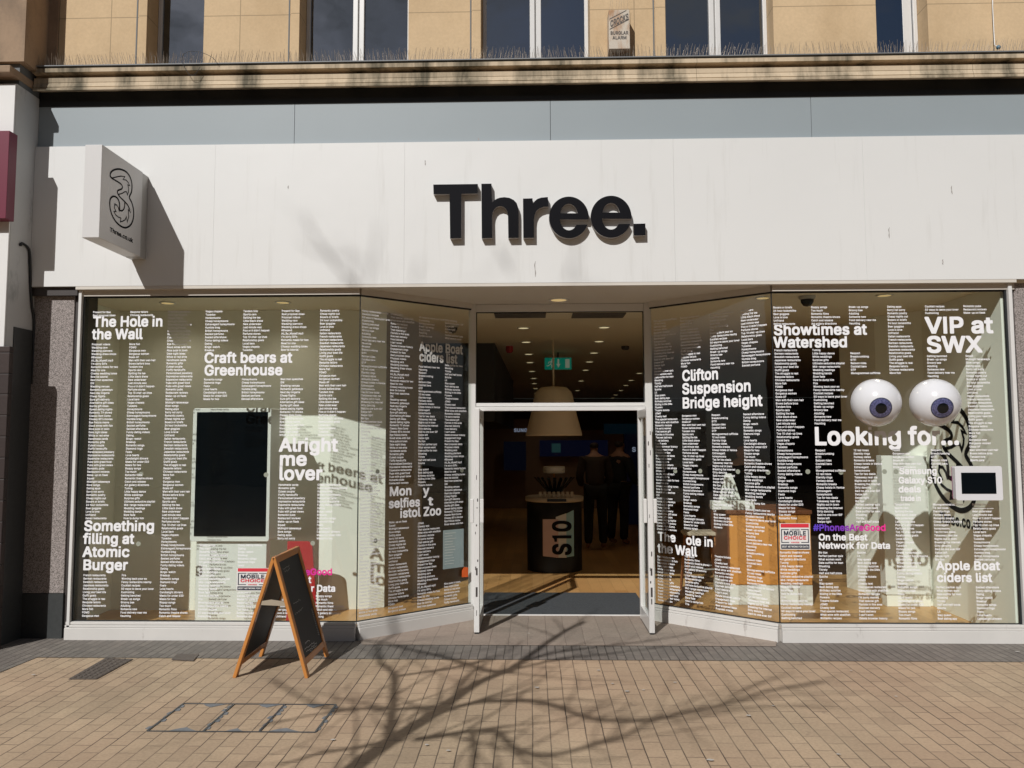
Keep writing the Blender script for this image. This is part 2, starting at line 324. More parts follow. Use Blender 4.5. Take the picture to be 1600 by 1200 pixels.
# ---------------------------------------------------------------- lettering: own outlines, one line per character
GLYPHS = r"""A654;8 0 -5 3 -10 10 -10 68 226 713 246 720 384 717 623 74 628 52 625 7 605 0 479 4 472 13 413 182 207 183 145 13 137 4;253 325 361 323 307 484
B623;63 0 47 6 43 23 46 713 66 720 371 720 422 709 461 691 484 675 516 639 534 604 544 566 545 469 540 443 522 405 497 379 545 331 559 302 570 260 570 164 551 100 510 48 458 19 419 7 365 0;195 145 320 142 358 149 400 171 415 196 419 219 402 251 380 273 348 289 320 295 198 295;195 437 294 434 336 444 377 473 393 501 393 521 368 558 336 575 291 581 198 581
C693;310 -10 239 2 185 22 139 52 75 122 41 190 21 273 17 321 21 447 45 540 68 588 101 634 145 675 188 701 249 722 294 730 400 729 464 715 522 688 589 627 622 572 636 530 639 456 634 449 621 447 499 448 492 453 483 485 464 520 421 559 352 584 287 570 256 553 223 523 206 498 179 437 169 389 169 334 190 254 210 216 250 174 294 149 329 139 384 145 437 174 467 207 492 267 503 273 631 272 640 260 641 212 627 161 603 113 583 86 538 45 477 11 432 -2 377 -10
D683;63 0 47 6 43 23 46 713 66 720 358 720 426 706 480 682 526 649 561 610 598 546 618 482 628 392 625 283 611 212 580 142 544 93 510 61 454 29 403 11 332 0;195 145 287 142 368 163 405 187 428 209 460 267 473 315 477 360 473 411 460 456 428 514 405 537 355 565 275 581 195 578
E575;63 0 47 6 43 23 46 713 69 720 506 717 512 700 513 604 510 588 503 583 195 578 198 434 474 434 487 427 490 399 490 309 480 294 198 292 195 145 506 140 513 135 516 122 513 7 493 0
F564;63 0 47 6 43 23 46 713 69 720 503 717 509 707 509 684 509 598 503 584 195 578 195 427 470 422 477 405 474 289 454 283 198 283 192 7 175 0
G706;313 -10 239 2 178 25 123 65 68 132 45 180 21 273 17 321 21 447 32 501 62 578 95 627 136 668 201 707 246 722 291 730 397 729 451 718 509 695 548 668 586 631 609 598 636 537 644 501 643 456 637 449 625 447 499 448 458 523 418 559 387 575 348 584 287 570 247 546 223 523 195 479 179 437 169 389 169 331 179 286 200 235 221 203 259 167 287 152 329 139 387 145 445 178 477 220 490 256 345 257 330 267 330 386 339 394 365 396 641 393 647 376 647 235 636 180 619 135 586 86 539 42 503 21 435 -2 381 -10
H701;63 0 47 6 43 23 47 714 63 720 169 720 192 713 198 441 467 441 473 713 493 720 616 716 622 694 618 6 602 0 496 0 473 7 467 299 198 299 192 7 175 0
I264;43 0 183 0 183 720 43 720
J547;207 -10 172 -6 114 13 78 36 49 65 22 113 12 154 9 280 14 287 27 290 153 287 159 273 163 206 175 175 194 152 217 139 239 135 284 155 309 196 316 238 318 710 323 717 336 720 458 718 465 713 468 697 468 212 464 158 453 116 426 64 368 16 303 -6
K637;63 0 47 6 43 23 47 714 63 720 169 720 192 713 198 457 438 717 600 716 605 707 606 672 599 648 381 418 369 399 603 71 609 52 605 6 586 0 450 4 249 279 195 222 192 7 175 0
L542;63 0 47 6 43 23 44 707 49 716 59 720 181 719 192 713 195 697 195 145 487 140 496 126 496 13 490 3 477 0
M844;63 0 47 6 43 23 47 714 79 720 210 720 226 714 406 262 580 714 599 720 757 716 763 694 760 6 743 0 637 0 621 3 616 10 612 365 476 16 467 3 451 0 352 0 336 6 194 359 190 10 175 0
N710;63 0 47 6 43 23 47 714 66 720 205 716 477 290 481 710 487 717 499 720 622 716 628 694 625 6 605 0 466 4 198 427 193 10 178 0
O723;310 -10 239 2 162 35 95 96 65 138 35 209 21 273 17 321 21 447 45 540 68 588 101 634 145 675 188 701 249 722 291 730 397 729 451 718 515 691 567 650 616 591 639 543 660 472 667 421 666 296 649 206 632 161 599 105 555 58 519 32 448 2 377 -9;339 138 358 139 405 154 461 197 483 229 502 270 518 354 508 431 497 463 467 516 425 556 387 575 345 584 287 570 256 553 227 527 185 456 169 386 172 312 188 257 210 216 249 175 269 161 313 142
P608;63 0 47 6 43 23 46 713 66 720 365 720 406 712 458 691 491 668 519 637 535 610 554 559 557 424 535 350 509 311 487 289 429 255 342 238 198 238 192 7 175 0;195 382 300 380 342 389 373 408 391 431 406 472 402 505 384 542 355 565 316 578 198 581
Q723;499 -61 487 -58 477 -49 442 0 377 -9 307 -9 239 2 185 22 139 52 95 96 65 138 38 199 18 309 17 408 28 482 45 540 68 588 101 634 146 675 214 712 287 729 390 730 480 709 536 678 589 627 616 591 639 543 656 488 666 424 663 267 649 206 632 161 577 77 632 4 634 -48 629 -57 618 -61;319 142 335 142 282 212 284 268 300 273 426 272 474 216 505 280 518 354 508 431 497 463 467 516 425 556 387 575 345 584 287 570 256 553 227 527 185 456 169 386 172 312 188 257 204 226 250 174 291 150
R614;63 0 47 6 43 23 46 713 66 720 368 720 409 712 467 688 515 647 546 591 560 524 561 456 553 402 532 350 494 305 461 283 582 61 580 7 560 0 426 3 290 251 198 254 192 7 175 0;195 399 303 396 336 402 370 418 397 448 407 485 399 521 387 542 358 565 320 578 198 581
S611;268 -13 178 -2 136 13 88 42 56 73 29 122 14 187 17 238 34 245 159 243 167 235 181 188 204 162 233 145 281 132 334 142 376 164 404 203 403 223 386 244 348 266 165 323 97 360 62 395 38 447 34 469 34 559 45 601 59 630 79 656 120 691 162 712 210 726 348 729 390 722 438 704 471 684 506 653 538 598 547 566 544 491 528 485 409 486 402 492 387 536 368 558 332 578 294 588 246 578 211 559 194 539 185 514 201 489 239 465 416 410 467 386 500 363 532 328 553 283 557 257 557 164 546 122 529 87 474 32 435 11 381 -6
T614;233 0 217 6 213 20 213 578 14 584 8 601 11 713 34 720 564 717 570 707 570 684 570 598 564 584 365 578 364 13 359 4 348 0
U702;278 -10 191 11 132 45 91 87 65 129 51 167 43 222 46 713 56 719 79 720 175 720 192 713 198 244 217 200 247 167 294 142 339 136 387 149 419 168 448 200 467 248 473 713 493 720 615 717 622 697 622 222 606 145 573 86 532 45 477 13 435 -2 390 -9
V654;246 0 233 3 228 10 -4 636 -11 662 -9 713 2 719 24 720 124 720 140 713 310 236 473 710 493 720 621 717 628 704 627 659 391 10 374 0
W919;185 0 171 4 163 16 -7 639 -12 665 -8 714 8 720 114 720 137 713 249 289 356 700 365 717 499 720 519 713 631 292 743 713 763 720 889 716 894 704 893 659 711 6 695 0 576 0 553 7 442 415 330 10 313 0
X647;11 0 -2 3 -7 10 -5 68 205 370 7 655 8 714 27 720 162 717 307 509 450 716 600 716 606 700 603 655 407 370 612 71 618 52 615 6 596 0 460 4 303 228 147 4
Y644;246 0 232 4 226 16 226 280 -5 649 -11 668 -9 713 11 720 147 716 303 464 460 716 609 717 615 694 615 662 609 646 378 277 375 7 358 0
Z601;40 0 27 3 21 13 24 126 335 578 27 583 20 588 17 601 20 713 43 720 538 717 545 700 542 598 230 145 538 140 545 135 548 122 545 7 525 0
a537;156 -10 108 2 72 19 37 51 24 71 5 135 5 209 12 248 31 281 52 302 82 320 159 344 291 361 316 373 307 394 293 408 268 420 246 424 198 405 179 389 156 356 98 354 21 378 19 434 43 479 68 508 95 528 149 551 210 562 284 563 365 545 404 524 432 496 453 460 464 421 468 382 466 10 451 0 345 0 329 3 323 12 265 -9;217 129 252 136 281 152 309 187 319 215 316 225 223 212 169 189 156 171 162 155 185 137
b583;249 -10 204 2 178 15 173 4 159 0 50 0 35 10 33 697 36 713 43 718 159 720 175 714 179 540 214 555 259 563 332 562 393 548 429 531 464 502 500 453 521 405 535 331 535 222 524 158 487 77 449 36 390 2 345 -9;271 132 284 129 316 140 352 171 374 212 387 270 380 321 355 378 328 405 284 421 262 417 237 405 210 378 188 331 179 277 185 235 207 181 237 148
c546;217 -10 165 2 117 25 63 77 49 97 19 171 11 212 11 334 18 376 38 434 59 470 97 511 130 534 181 555 226 562 300 563 348 555 409 531 464 483 496 421 494 360 419 338 368 338 358 344 339 382 309 408 268 421 236 414 198 386 172 341 159 286 169 219 191 175 217 149 262 129 284 133 325 154 342 175 358 210 377 219 416 218 493 197 499 183 499 138 470 77 439 42 406 19 368 2 323 -9
d583;204 -10 156 2 100 32 59 77 29 135 11 212 11 334 32 424 75 496 108 524 153 548 214 562 284 563 329 555 361 540 368 714 384 720 503 718 510 713 513 697 511 10 496 0 387 0 373 4 368 15 303 -9;252 132 262 129 287 137 309 148 332 171 351 206 364 257 361 315 339 372 303 408 265 421 234 415 201 391 172 344 159 289 163 244 185 184 205 158
e556;220 -10 159 5 108 32 75 61 40 113 22 158 11 212 11 334 18 376 38 434 59 469 100 514 124 531 169 551 223 562 297 563 342 555 409 528 439 505 471 466 490 427 509 350 506 225 487 218 172 218 169 209 188 175 208 154 228 142 265 129 294 133 325 148 368 201 422 202 490 185 502 171 502 126 470 64 433 29 397 9 326 -9;172 354 349 354 319 399 294 414 265 421 233 414 211 402 185 375
f363;88 0 72 6 69 20 69 418 -8 421 -21 427 -23 546 -11 555 69 559 69 623 77 659 92 688 133 727 165 741 201 749 284 749 326 741 342 733 346 713 345 675 327 614 310 604 242 604 230 597 217 569 220 556 307 556 323 550 326 447 325 431 316 422 217 418 216 10 201 0
g583;210 -193 136 -175 78 -141 35 -86 37 -25 104 15 149 16 159 15 176 -9 208 -38 249 -54 281 -54 307 -46 341 -25 358 0 364 26 300 7 181 10 117 35 63 83 29 145 11 215 11 344 25 408 49 460 82 502 117 531 172 555 214 562 291 562 332 555 365 539 373 553 384 556 503 555 510 549 513 533 513 -13 498 -80 481 -112 458 -138 397 -175 323 -192;249 148 265 145 291 152 332 180 351 212 367 280 361 321 336 378 309 405 268 421 242 417 201 391 172 344 159 293 166 238 185 194 205 171
h564;53 0 37 6 33 23 34 707 39 716 50 720 165 719 175 714 178 704 181 540 217 555 255 562 329 562 371 555 423 530 454 499 474 466 486 431 493 382 493 13 487 3 474 0 365 0 348 7 345 341 325 389 299 411 268 421 236 411 205 386 182 334 176 7 159 0
i251;22 0 162 0 162 526 22 526;22 598 162 598 162 720 22 720
j251;-27 -183 -40 -180 -46 -170 -45 -54 -37 -46 14 -35 25 -22 33 4 35 546 50 556 169 555 177 546 179 530 179 -54 171 -93 149 -132 128 -154 98 -170 53 -183;82 569 49 578 22 610 17 672 24 700 43 726 66 739 140 739 162 733 181 717 194 694 192 610 169 582 153 573
k526;53 0 37 6 33 23 34 707 39 716 50 720 165 719 176 713 178 700 181 393 339 553 474 556 494 549 493 491 315 309 506 68 509 13 503 4 493 0 348 3 191 199 179 183 176 7 159 0
l280;143 -3 114 2 75 20 52 45 34 100 33 697 36 713 47 719 162 720 177 710 182 154 193 138 236 138 249 133 265 71 265 20 259 6 220 -3
m821;53 0 37 6 33 23 33 533 39 553 162 556 173 553 178 542 230 562 329 562 381 544 413 515 445 540 506 562 612 562 679 537 718 499 742 447 750 395 750 23 744 4 625 0 605 7 602 360 583 401 538 422 500 408 484 392 465 344 461 7 442 0 325 4 319 23 316 370 303 394 290 408 255 421 221 408 202 389 182 344 176 7 159 0
n564;53 0 37 6 34 20 36 549 53 556 162 556 175 550 178 540 252 562 326 563 371 555 422 531 468 479 489 415 493 373 490 7 480 1 458 0 365 0 348 7 345 341 325 389 299 411 268 421 236 411 205 386 182 334 176 7 159 0
o571;217 -10 165 2 117 25 63 77 49 97 19 171 11 212 11 334 18 376 38 434 59 470 97 511 130 534 181 555 226 562 303 563 348 555 390 540 433 514 464 483 498 427 522 341 522 215 515 174 503 135 470 77 442 45 406 19 368 2 323 -9;252 132 284 133 332 161 361 209 374 257 374 296 361 341 345 372 309 408 275 421 233 413 198 386 172 341 160 289 163 244 185 184 218 148
p583;53 -183 37 -177 33 -160 36 549 53 556 162 556 173 553 181 539 230 559 323 563 397 547 429 531 464 502 500 453 521 405 535 331 535 225 525 161 510 119 487 77 449 36 381 -2 342 -10 246 -9 179 13 176 -176 159 -183;271 132 284 129 316 140 352 171 374 212 387 270 380 321 355 378 328 405 284 421 262 417 237 405 210 378 188 331 179 277 185 235 207 181 237 148
q583;384 -183 370 -180 365 -167 361 12 342 2 297 -10 201 -9 156 2 113 23 69 64 29 135 11 212 11 334 32 424 62 479 91 511 133 540 172 555 214 562 287 562 329 555 365 537 373 553 387 556 496 556 511 546 512 -170 507 -180 496 -183;252 132 262 129 287 137 309 148 332 171 351 206 364 257 361 315 339 372 303 408 265 421 234 415 201 391 172 344 159 289 163 244 185 184 205 158
r370;53 0 37 6 34 20 36 549 53 556 159 556 172 553 178 544 236 562 339 560 346 540 342 420 326 414 265 417 239 409 201 382 182 341 176 7 159 0
s506;181 -10 108 9 78 26 47 54 16 113 11 138 14 183 98 205 146 205 153 199 169 162 185 146 226 129 271 137 294 152 305 167 290 183 271 192 111 237 78 257 50 285 35 312 27 341 27 427 32 450 49 485 75 514 143 551 220 563 281 562 339 551 391 524 426 485 448 437 445 378 435 371 374 357 323 357 313 362 283 408 242 425 205 415 179 389 186 379 214 364 355 327 387 312 426 284 439 267 457 222 458 129 453 106 432 64 401 32 358 8 291 -9
t330;191 -6 140 2 108 16 75 44 59 74 50 119 49 418 -11 421 -24 434 -23 546 -11 555 49 559 50 655 53 666 63 671 188 669 194 652 195 559 284 555 297 543 294 427 281 421 195 418 195 180 198 158 211 138 278 135 291 129 306 68 306 13 300 3 281 -2
u564;194 -6 143 5 94 32 62 71 45 110 33 171 36 549 47 555 69 556 162 556 176 549 182 212 190 187 208 158 239 139 259 135 296 148 322 171 345 225 348 549 368 556 487 553 493 530 490 7 474 0 365 0 352 6 348 16 281 -6
v537;194 0 181 3 173 13 -10 492 -9 549 14 556 124 556 140 550 249 249 361 550 381 556 503 553 509 540 508 488 323 7 307 0
w766;162 0 149 4 141 16 -4 492 -5 540 1 553 124 556 143 550 217 289 289 543 297 553 419 556 438 550 509 292 586 550 618 556 715 556 731 550 734 508 729 482 580 4 461 0 442 6 365 273 287 6 271 0
x524;14 0 2 3 -4 10 -2 68 147 283 7 488 8 550 27 556 156 553 246 419 336 553 481 553 487 537 484 492 340 280 490 65 490 6 470 0 339 3 242 147 146 3
y537;75 -186 37 -178 28 -167 28 -115 45 -54 59 -42 114 -44 129 -38 144 -22 166 32 -10 492 -9 549 14 556 124 556 140 550 249 249 361 550 381 556 503 553 509 533 505 479 296 -67 275 -109 234 -157 194 -178 159 -186
z526;40 0 27 4 21 16 21 110 27 129 247 411 34 417 27 437 31 550 53 556 455 553 461 537 461 453 455 424 240 145 461 139 468 119 464 6 445 0
0619;262 -10 198 2 139 32 88 86 62 135 41 199 31 264 31 456 45 533 64 588 94 643 126 678 162 704 220 726 339 729 397 715 446 688 480 653 516 594 537 537 551 463 551 257 537 183 517 129 487 77 455 42 429 22 384 2 326 -9;284 135 300 136 328 148 365 184 393 251 406 325 402 424 380 508 345 562 323 578 294 588 275 584 247 569 217 536 192 479 175 389 179 302 204 209 239 158
1500;206 0 346 0 346 720 244 720 218 684 154 648 39 634 39 540 206 540
2619;69 0 56 3 50 13 52 126 329 422 359 466 375 511 365 542 344 566 297 587 278 587 247 575 217 549 201 514 197 479 191 469 59 467 50 479 50 533 65 604 92 650 129 688 169 711 201 722 242 730 342 729 416 707 452 684 483 653 511 604 522 559 518 443 490 376 461 334 288 145 528 139 535 122 532 7 512 0
3619;246 -10 194 -2 146 13 94 42 59 77 38 113 25 158 27 232 43 238 165 237 174 228 179 203 191 178 210 158 233 145 281 133 320 142 355 162 382 199 386 225 365 272 329 300 284 314 185 318 171 325 171 450 285 578 63 584 56 601 57 710 63 717 79 720 503 718 510 713 512 700 510 598 371 437 442 412 474 389 510 347 527 312 538 267 538 174 527 129 506 86 468 45 406 9 320 -9
4619;348 0 336 3 330 13 326 135 27 136 18 151 18 257 30 286 284 714 300 720 416 720 426 716 432 707 429 655 208 280 329 280 329 456 335 472 464 474 471 469 474 456 474 280 548 276 561 270 564 151 560 141 551 136 474 132 474 20 468 4
5619;249 -10 169 8 120 35 92 61 65 97 51 129 43 167 46 228 63 235 181 234 188 228 204 184 226 158 262 139 284 134 331 151 358 175 380 215 383 257 365 301 344 325 320 342 287 353 242 347 181 315 85 321 56 331 53 392 90 710 95 717 111 720 496 718 503 713 506 700 506 601 500 585 230 581 217 495 220 490 246 495 345 495 384 487 435 463 477 428 519 360 534 302 535 190 524 142 487 73 432 25 390 5 348 -6
6619;259 -10 207 -2 162 16 113 52 85 87 67 119 50 177 46 260 53 318 67 363 104 437 291 714 307 720 432 719 444 707 442 655 318 476 384 465 435 444 474 415 500 382 521 341 531 296 535 222 528 158 516 122 493 80 458 42 426 19 355 -6;278 135 307 136 339 152 371 191 384 235 377 270 357 302 331 325 291 339 250 325 221 299 204 270 196 238 204 203 220 175 243 151
7619;111 0 98 3 93 10 93 61 353 578 56 583 49 588 46 601 49 713 72 720 528 717 535 700 534 582 246 10 230 0
8619;255 -10 185 2 117 32 69 77 45 119 34 164 37 273 59 328 75 351 107 379 78 415 64 447 56 485 56 559 64 598 81 636 116 678 149 701 188 718 236 729 342 729 400 715 451 688 490 650 511 614 525 553 521 466 497 405 474 379 515 338 537 299 548 257 548 161 526 97 512 77 464 32 432 14 381 -2 329 -10;274 135 297 133 348 148 377 171 396 209 388 238 365 269 326 292 291 302 255 292 221 273 198 247 185 215 194 184 217 158 246 142;281 443 303 444 338 460 365 489 374 517 361 549 348 565 328 578 291 589 254 578 233 565 214 540 207 517 227 472 253 453
9619;156 0 143 3 138 10 138 65 264 248 191 258 143 279 114 301 78 344 64 373 50 424 46 508 54 569 65 601 95 650 129 684 172 711 242 730 339 730 377 722 432 698 455 681 493 640 514 601 528 559 535 498 531 424 524 389 506 341 465 264 291 6 275 0;278 386 307 386 348 409 379 456 384 482 377 517 354 556 323 580 291 589 249 573 227 556 204 517 197 485 204 453 220 425 243 402
.279;98 -6 75 -2 55 10 33 42 32 129 47 155 69 173 98 180 169 176 201 152 212 129 214 55 209 36 185 7 169 -2
,279;34 -154 21 -151 16 -144 14 -93 56 151 75 158 204 155 210 142 210 100 140 -147 124 -154
'302;85 408 71 411 66 424 57 710 63 717 75 720 198 718 207 704 207 617 196 418 181 408
#603;66 0 53 3 48 10 46 45 67 177 -8 181 -18 186 -21 196 -21 241 -9 309 5 315 88 315 104 395 101 408 34 408 20 415 18 466 30 533 43 540 127 543 153 704 165 718 268 720 285 713 287 655 269 549 271 540 358 543 381 694 389 716 512 717 519 704 519 665 499 541 580 537 586 524 586 485 571 411 477 407 461 318 532 315 545 309 548 254 535 187 522 180 439 177 412 13 403 2 283 4 278 16 278 68 297 177 214 180 208 177 178 6 162 0;232 318 316 315 332 407 249 408
&612;217 -10 130 9 88 32 50 67 30 97 12 151 12 257 22 293 43 329 113 395 73 463 63 511 63 585 70 620 85 652 123 694 181 722 207 726 313 726 352 715 391 694 429 652 448 601 448 505 436 466 413 430 343 366 406 290 414 338 426 356 538 357 554 351 558 273 554 235 540 183 524 148 593 65 595 13 590 4 580 0 448 0 438 4 416 28 381 11 320 -6;236 132 268 133 312 154 214 272 175 234 162 199 172 175 188 155;240 495 246 494 262 505 287 531 298 553 287 575 259 589 233 578 213 546
£583;34 0 21 3 15 13 15 129 21 139 65 151 78 171 85 196 82 289 27 293 17 299 14 411 24 426 75 431 75 549 86 598 101 630 124 663 158 694 191 712 233 726 358 729 429 707 458 688 503 636 528 572 530 505 525 498 503 492 451 485 400 486 390 492 371 545 345 573 323 584 300 587 249 561 224 511 224 431 429 425 435 408 435 312 432 298 419 293 233 292 228 145 377 142 390 154 391 193 400 205 522 205 531 190 532 113 524 71 513 48 480 16 426 0
-619;133 241 120 244 114 257 114 366 124 381 445 383 461 380 466 373 467 257 458 242
_447;-14 -74 -28 -70 -34 -57 -34 52 -24 67 422 68 438 65 444 58 445 -57 435 -72
?498;185 -6 149 7 123 39 117 65 122 132 149 167 165 176 210 180 255 176 275 164 299 132 304 93 299 42 287 22 255 -2;156 196 140 202 136 215 137 299 147 354 169 393 194 418 251 456 284 489 300 524 294 545 280 566 264 578 226 591 189 575 172 558 160 537 146 488 14 486 4 492 1 505 2 559 9 598 37 653 75 691 120 715 181 730 281 729 329 718 381 691 416 656 437 617 451 546 444 447 423 402 397 369 303 298 288 267 275 199
!289;101 -6 79 -2 59 10 38 39 33 74 38 135 65 167 82 176 143 180 178 173 204 152 216 129 217 55 212 36 189 7 172 -2;72 206 56 211 53 225 47 707 52 716 63 720 191 719 201 713 204 697 197 219 192 209 181 206"""
GL = {}
def _in(p, Lp):
    c = False
    for i in range(len(Lp)):
        a, b = Lp[i], Lp[i-1]
        if (a.y > p.y) != (b.y > p.y) and p.x < (b.x-a.x)*(p.y-a.y)/(b.y-a.y)+a.x: c = not c
    return c
def tess(Ls):
    off = []; k = 0
    for l in Ls: off.append(k); k += len(l)
    outer = [i for i in range(len(Ls)) if sum(_in(Ls[i][0], Ls[j]) for j in range(len(Ls)) if j != i) % 2 == 0]; F = []
    for i in outer:
        grp = [i]+[j for j in range(len(Ls)) if j not in outer and _in(Ls[j][0], Ls[i])]
        mp = [off[g]+q for g in grp for q in range(len(Ls[g]))]
        F += [tuple(mp[a] for a in f) for f in tessellate_polygon([Ls[g] for g in grp])]
    return F
def _rdp(P, tol):
    if len(P) < 3: return P
    a, b = P[0], P[-1]; d = b-a; n = d.length
    D = [abs(d.x*(q.y-a.y)-d.y*(q.x-a.x))/n if n > 1e-9 else (q-a).length for q in P]
    i = max(range(len(P)), key=lambda k: D[k])
    if D[i] < tol: return [a, b]
    return _rdp(P[:i+1], tol)[:-1]+_rdp(P[i:], tol)
for ln in GLYPHS.split('\n'):
    q = ln[1:].split(';'); Ls = []; Lo = []
    for r in q[1:]:
        n = list(map(int, r.split())); P = [Vector((a/1000, b/1000, 0)) for a, b in zip(n[::2], n[1::2])]
        Ls.append(P); i = max(range(len(P)), key=lambda k: (P[k]-P[0]).length)
        S = _rdp(P[:i+1], .022)[:-1]+_rdp(P[i:]+P[:1], .022)[:-1]
        Lo.append(S if len(S) > 2 else P)
    GL[ln[0]] = (int(q[0])/1000, Ls, tess(Ls), Lo, tess(Lo))
def tw(s, size=1., track=0., sp=.25):
    return sum(sp*size if ch == ' ' or ch not in GL else (GL[ch][0]+track)*size for ch in s)
def put_text(b, s, fn, size, sx=1., track=0., lo=False, sp=.25, x=0., y=0.):
    """fn(u,v)->3d ; u along the line, v up"""
    for ch in s:
        if ch == ' ' or ch not in GL: x += sp*size*sx; continue
        adv, Ls, F, Lo, Fl = GL[ch]
        if lo: Ls, F = Lo, Fl
        b.add([fn(x+q.x*size*sx, y+q.y*size) for l in Ls for q in l], F); x += (adv+track)*size*sx
    return x
def ext_text(b, s, fn, size, depth_fn, sx=1., track=0., sp=.25):
    """solid letters: fn front, depth_fn back"""
    x = 0
    for ch in s:
        if ch == ' ' or ch not in GL: x += sp*size*sx; continue
        adv, Ls, F, Lo, Fl = GL[ch]
        b.add([fn(x+q.x*size*sx, q.y*size) for l in Ls for q in l], F)
        for l in Ls:
            n = len(l); b.add([fn(x+q.x*size*sx, q.y*size) for q in l]+[depth_fn(x+q.x*size*sx, q.y*size) for q in l], [(i, (i+1) % n, n+(i+1) % n, n+i) for i in range(n)])
        x += (adv+track)*size*sx
    return x
def strokes(b, pts, fn, width, closed=False):
    """flat ribbon along 2d points with mitred joints"""
    P = [Vector(p) for p in pts]; n = len(P); Lf = []; Rt_ = []
    for i in range(n):
        a = P[i-1] if (i > 0 or closed) else P[i]; c = P[(i+1) % n] if (i < n-1 or closed) else P[i]
        d1 = (P[i]-a); d2 = (c-P[i]); d1 = d1.normalized() if d1.length > 1e-9 else d2.normalized(); d2 = d2.normalized() if d2.length > 1e-9 else d1
        t = (d1+d2); t = t.normalized() if t.length > 1e-6 else d1; nn = Vector((-t.y, t.x)); k = 1/max(.5, nn.dot(Vector((-d1.y, d1.x))))
        wd = width[i] if hasattr(width, '__len__') else width
        Lf.append(P[i]+nn*wd/2*k); Rt_.append(P[i]-nn*wd/2*k)
    V = [fn(q.x, q.y) for q in Lf]+[fn(q.x, q.y) for q in Rt_]
    b.add(V, [(i, (i+1) % n, n+(i+1) % n, n+i) for i in range(n if closed else n-1)])
def smooth_pts(pts, k=5):
    P = [Vector(p) for p in pts]; out = []
    for i in range(len(P)-1):
        p0 = P[max(0, i-1)]; p1 = P[i]; p2 = P[i+1]; p3 = P[min(len(P)-1, i+2)]
        for j in range(k):
            t = j/k; out.append(.5*((2*p1)+(p2-p0)*t+(2*p0-5*p1+4*p2-p3)*t*t+(3*p1-p0-3*p2+p3)*t**3))
    return out+[P[-1]]
# ================================================================ GROUND
GZ = 0.0
b = B().quad((-40, -40, GZ), (40, -40, GZ), (40, 30, GZ), (-40, 30, GZ)); struct(b, 'pavement', M['pave'])
pl = [PZ(0, 1051), PZ(55, 1029)]
b = B().quad((-9, pl[0].y-2.0, .004), (pl[0].x, pl[0].y, .004), (pl[1].x, -.523, .004), (9, -.523, .004), (9, .08, .004), (-9, .08, .004)); struct(b, 'paving_band', M['paveb'])
b = B().quad((-1.38, -.13, .008), (1.93, -.13, .008), (1.99, .03, .008), (1.16, .88, .008), (1.06, .93, .008), (-.53, .93, .008), (-.64, .88, .008), (-1.44, .03, .008)); struct(b, 'recess_paving', M['paver'])
b = B().quad((-8, .085, .004), (9, .085, .004), (9, 18, .004), (-8, 18, .004)); struct(b, 'shop_floor', M['wood'])
struct(B().box(-8, 9, .03, 18, 2.951, 3.1), 'shop_ceiling', M['cream'])
b = B().box(-8.1, -8, .1, 18, 0, 2.95).box(9, 9.1, .1, 18, 0, 2.95).box(-8, 9, 18, 18.1, 0, 2.95); struct(b, 'shop_back_wall', M['walldark'])
# display enclosure walls behind the glass
b = B().box(-4.19, -4.13, .09, 1.19, .005, 2.95).box(-4.13, -1.96, 1.13, 1.19, .005, 2.95).obox((-1.96, 1.13), (-1.47, 1.28), .06, .005, 2.95); struct(b, 'display_wall', M['wallwhite'])
struct(B().obox((-1.47, 1.285), (-1.22, 2.1), .06, .005, 2.95), 'display_side_wall', M['wallbrown'])
b = B().box(3.95, 4.01, .09, 1.42, .005, 2.95); b.obox((3.5, 2.4), (3.63, 1.78), .06, .005, 2.95); b.obox((3.63, 1.78), (3.95, 1.42), .06, .005, 2.95); struct(b, 'display_end_wall', M['wallwhite'])
q1 = PZ(773, 536, 2.95); q2 = PZ(802, 596, 2.95)
struct(B().slab([(q1.x-1.3, q1.y, 1.9), (q1.x, q1.y, 1.9), (q2.x, q2.y, 1.9), (q2.x-1.3, q2.y, 1.9)], (0, 0, 1.049)), 'ceiling_bulkhead', M['wallblack'])
# ================================================================ BUILDING
bld = thing('shop_building', (0, .02, 0), 'wide stone-fronted building with white shopfront, angled glass windows and open doorway in the middle', 'building')
ZT = 9.0; WY = .02
opens = [(231, 318), (469, 638), (752, 922), (1040, 1209), (1370, 1451)]
ox = [(PY(a, 60, WY).x, PY(c, 60, WY).x) for a, c in opens]
zs = 4.86; zw = 7.0
XW = PY(92, 60, WY).x; XF = -4.30
b = B()
cur = XW
for a, c in ox: b.box(cur, a, WY, .5, zs-.2, zw); cur = c
b.box(cur, 8, WY, .5, zs-.2, zw); b.box(XW, 8, WY, .5, zw, ZT)
for a, c in ox: b.box(a, c, WY+.03, .5, zs-.2, zs)
b.build('upper_wall', M['stone'], bld)
b = B()
for (a, c) in [(216, 231), (454, 469), (738, 752), (1024, 1040), (1104, 1104)]:
    if c > a: b.box(PY(a, 60, 0).x, PY(c, 60, WY).x-.002, WY-.022, WY+.01, zs, zw)
b.each('window_surround', M['stone'], bld, bevel=.003)
b = B()
for a in (213.5, 451.5, 735.5, 1021.5): x = PY(a, 60, WY).x; b.box(x-.006, x+.006, WY-.003, WY+.01, zs, zw)
b.each('wall_joint', M['joint'], bld)
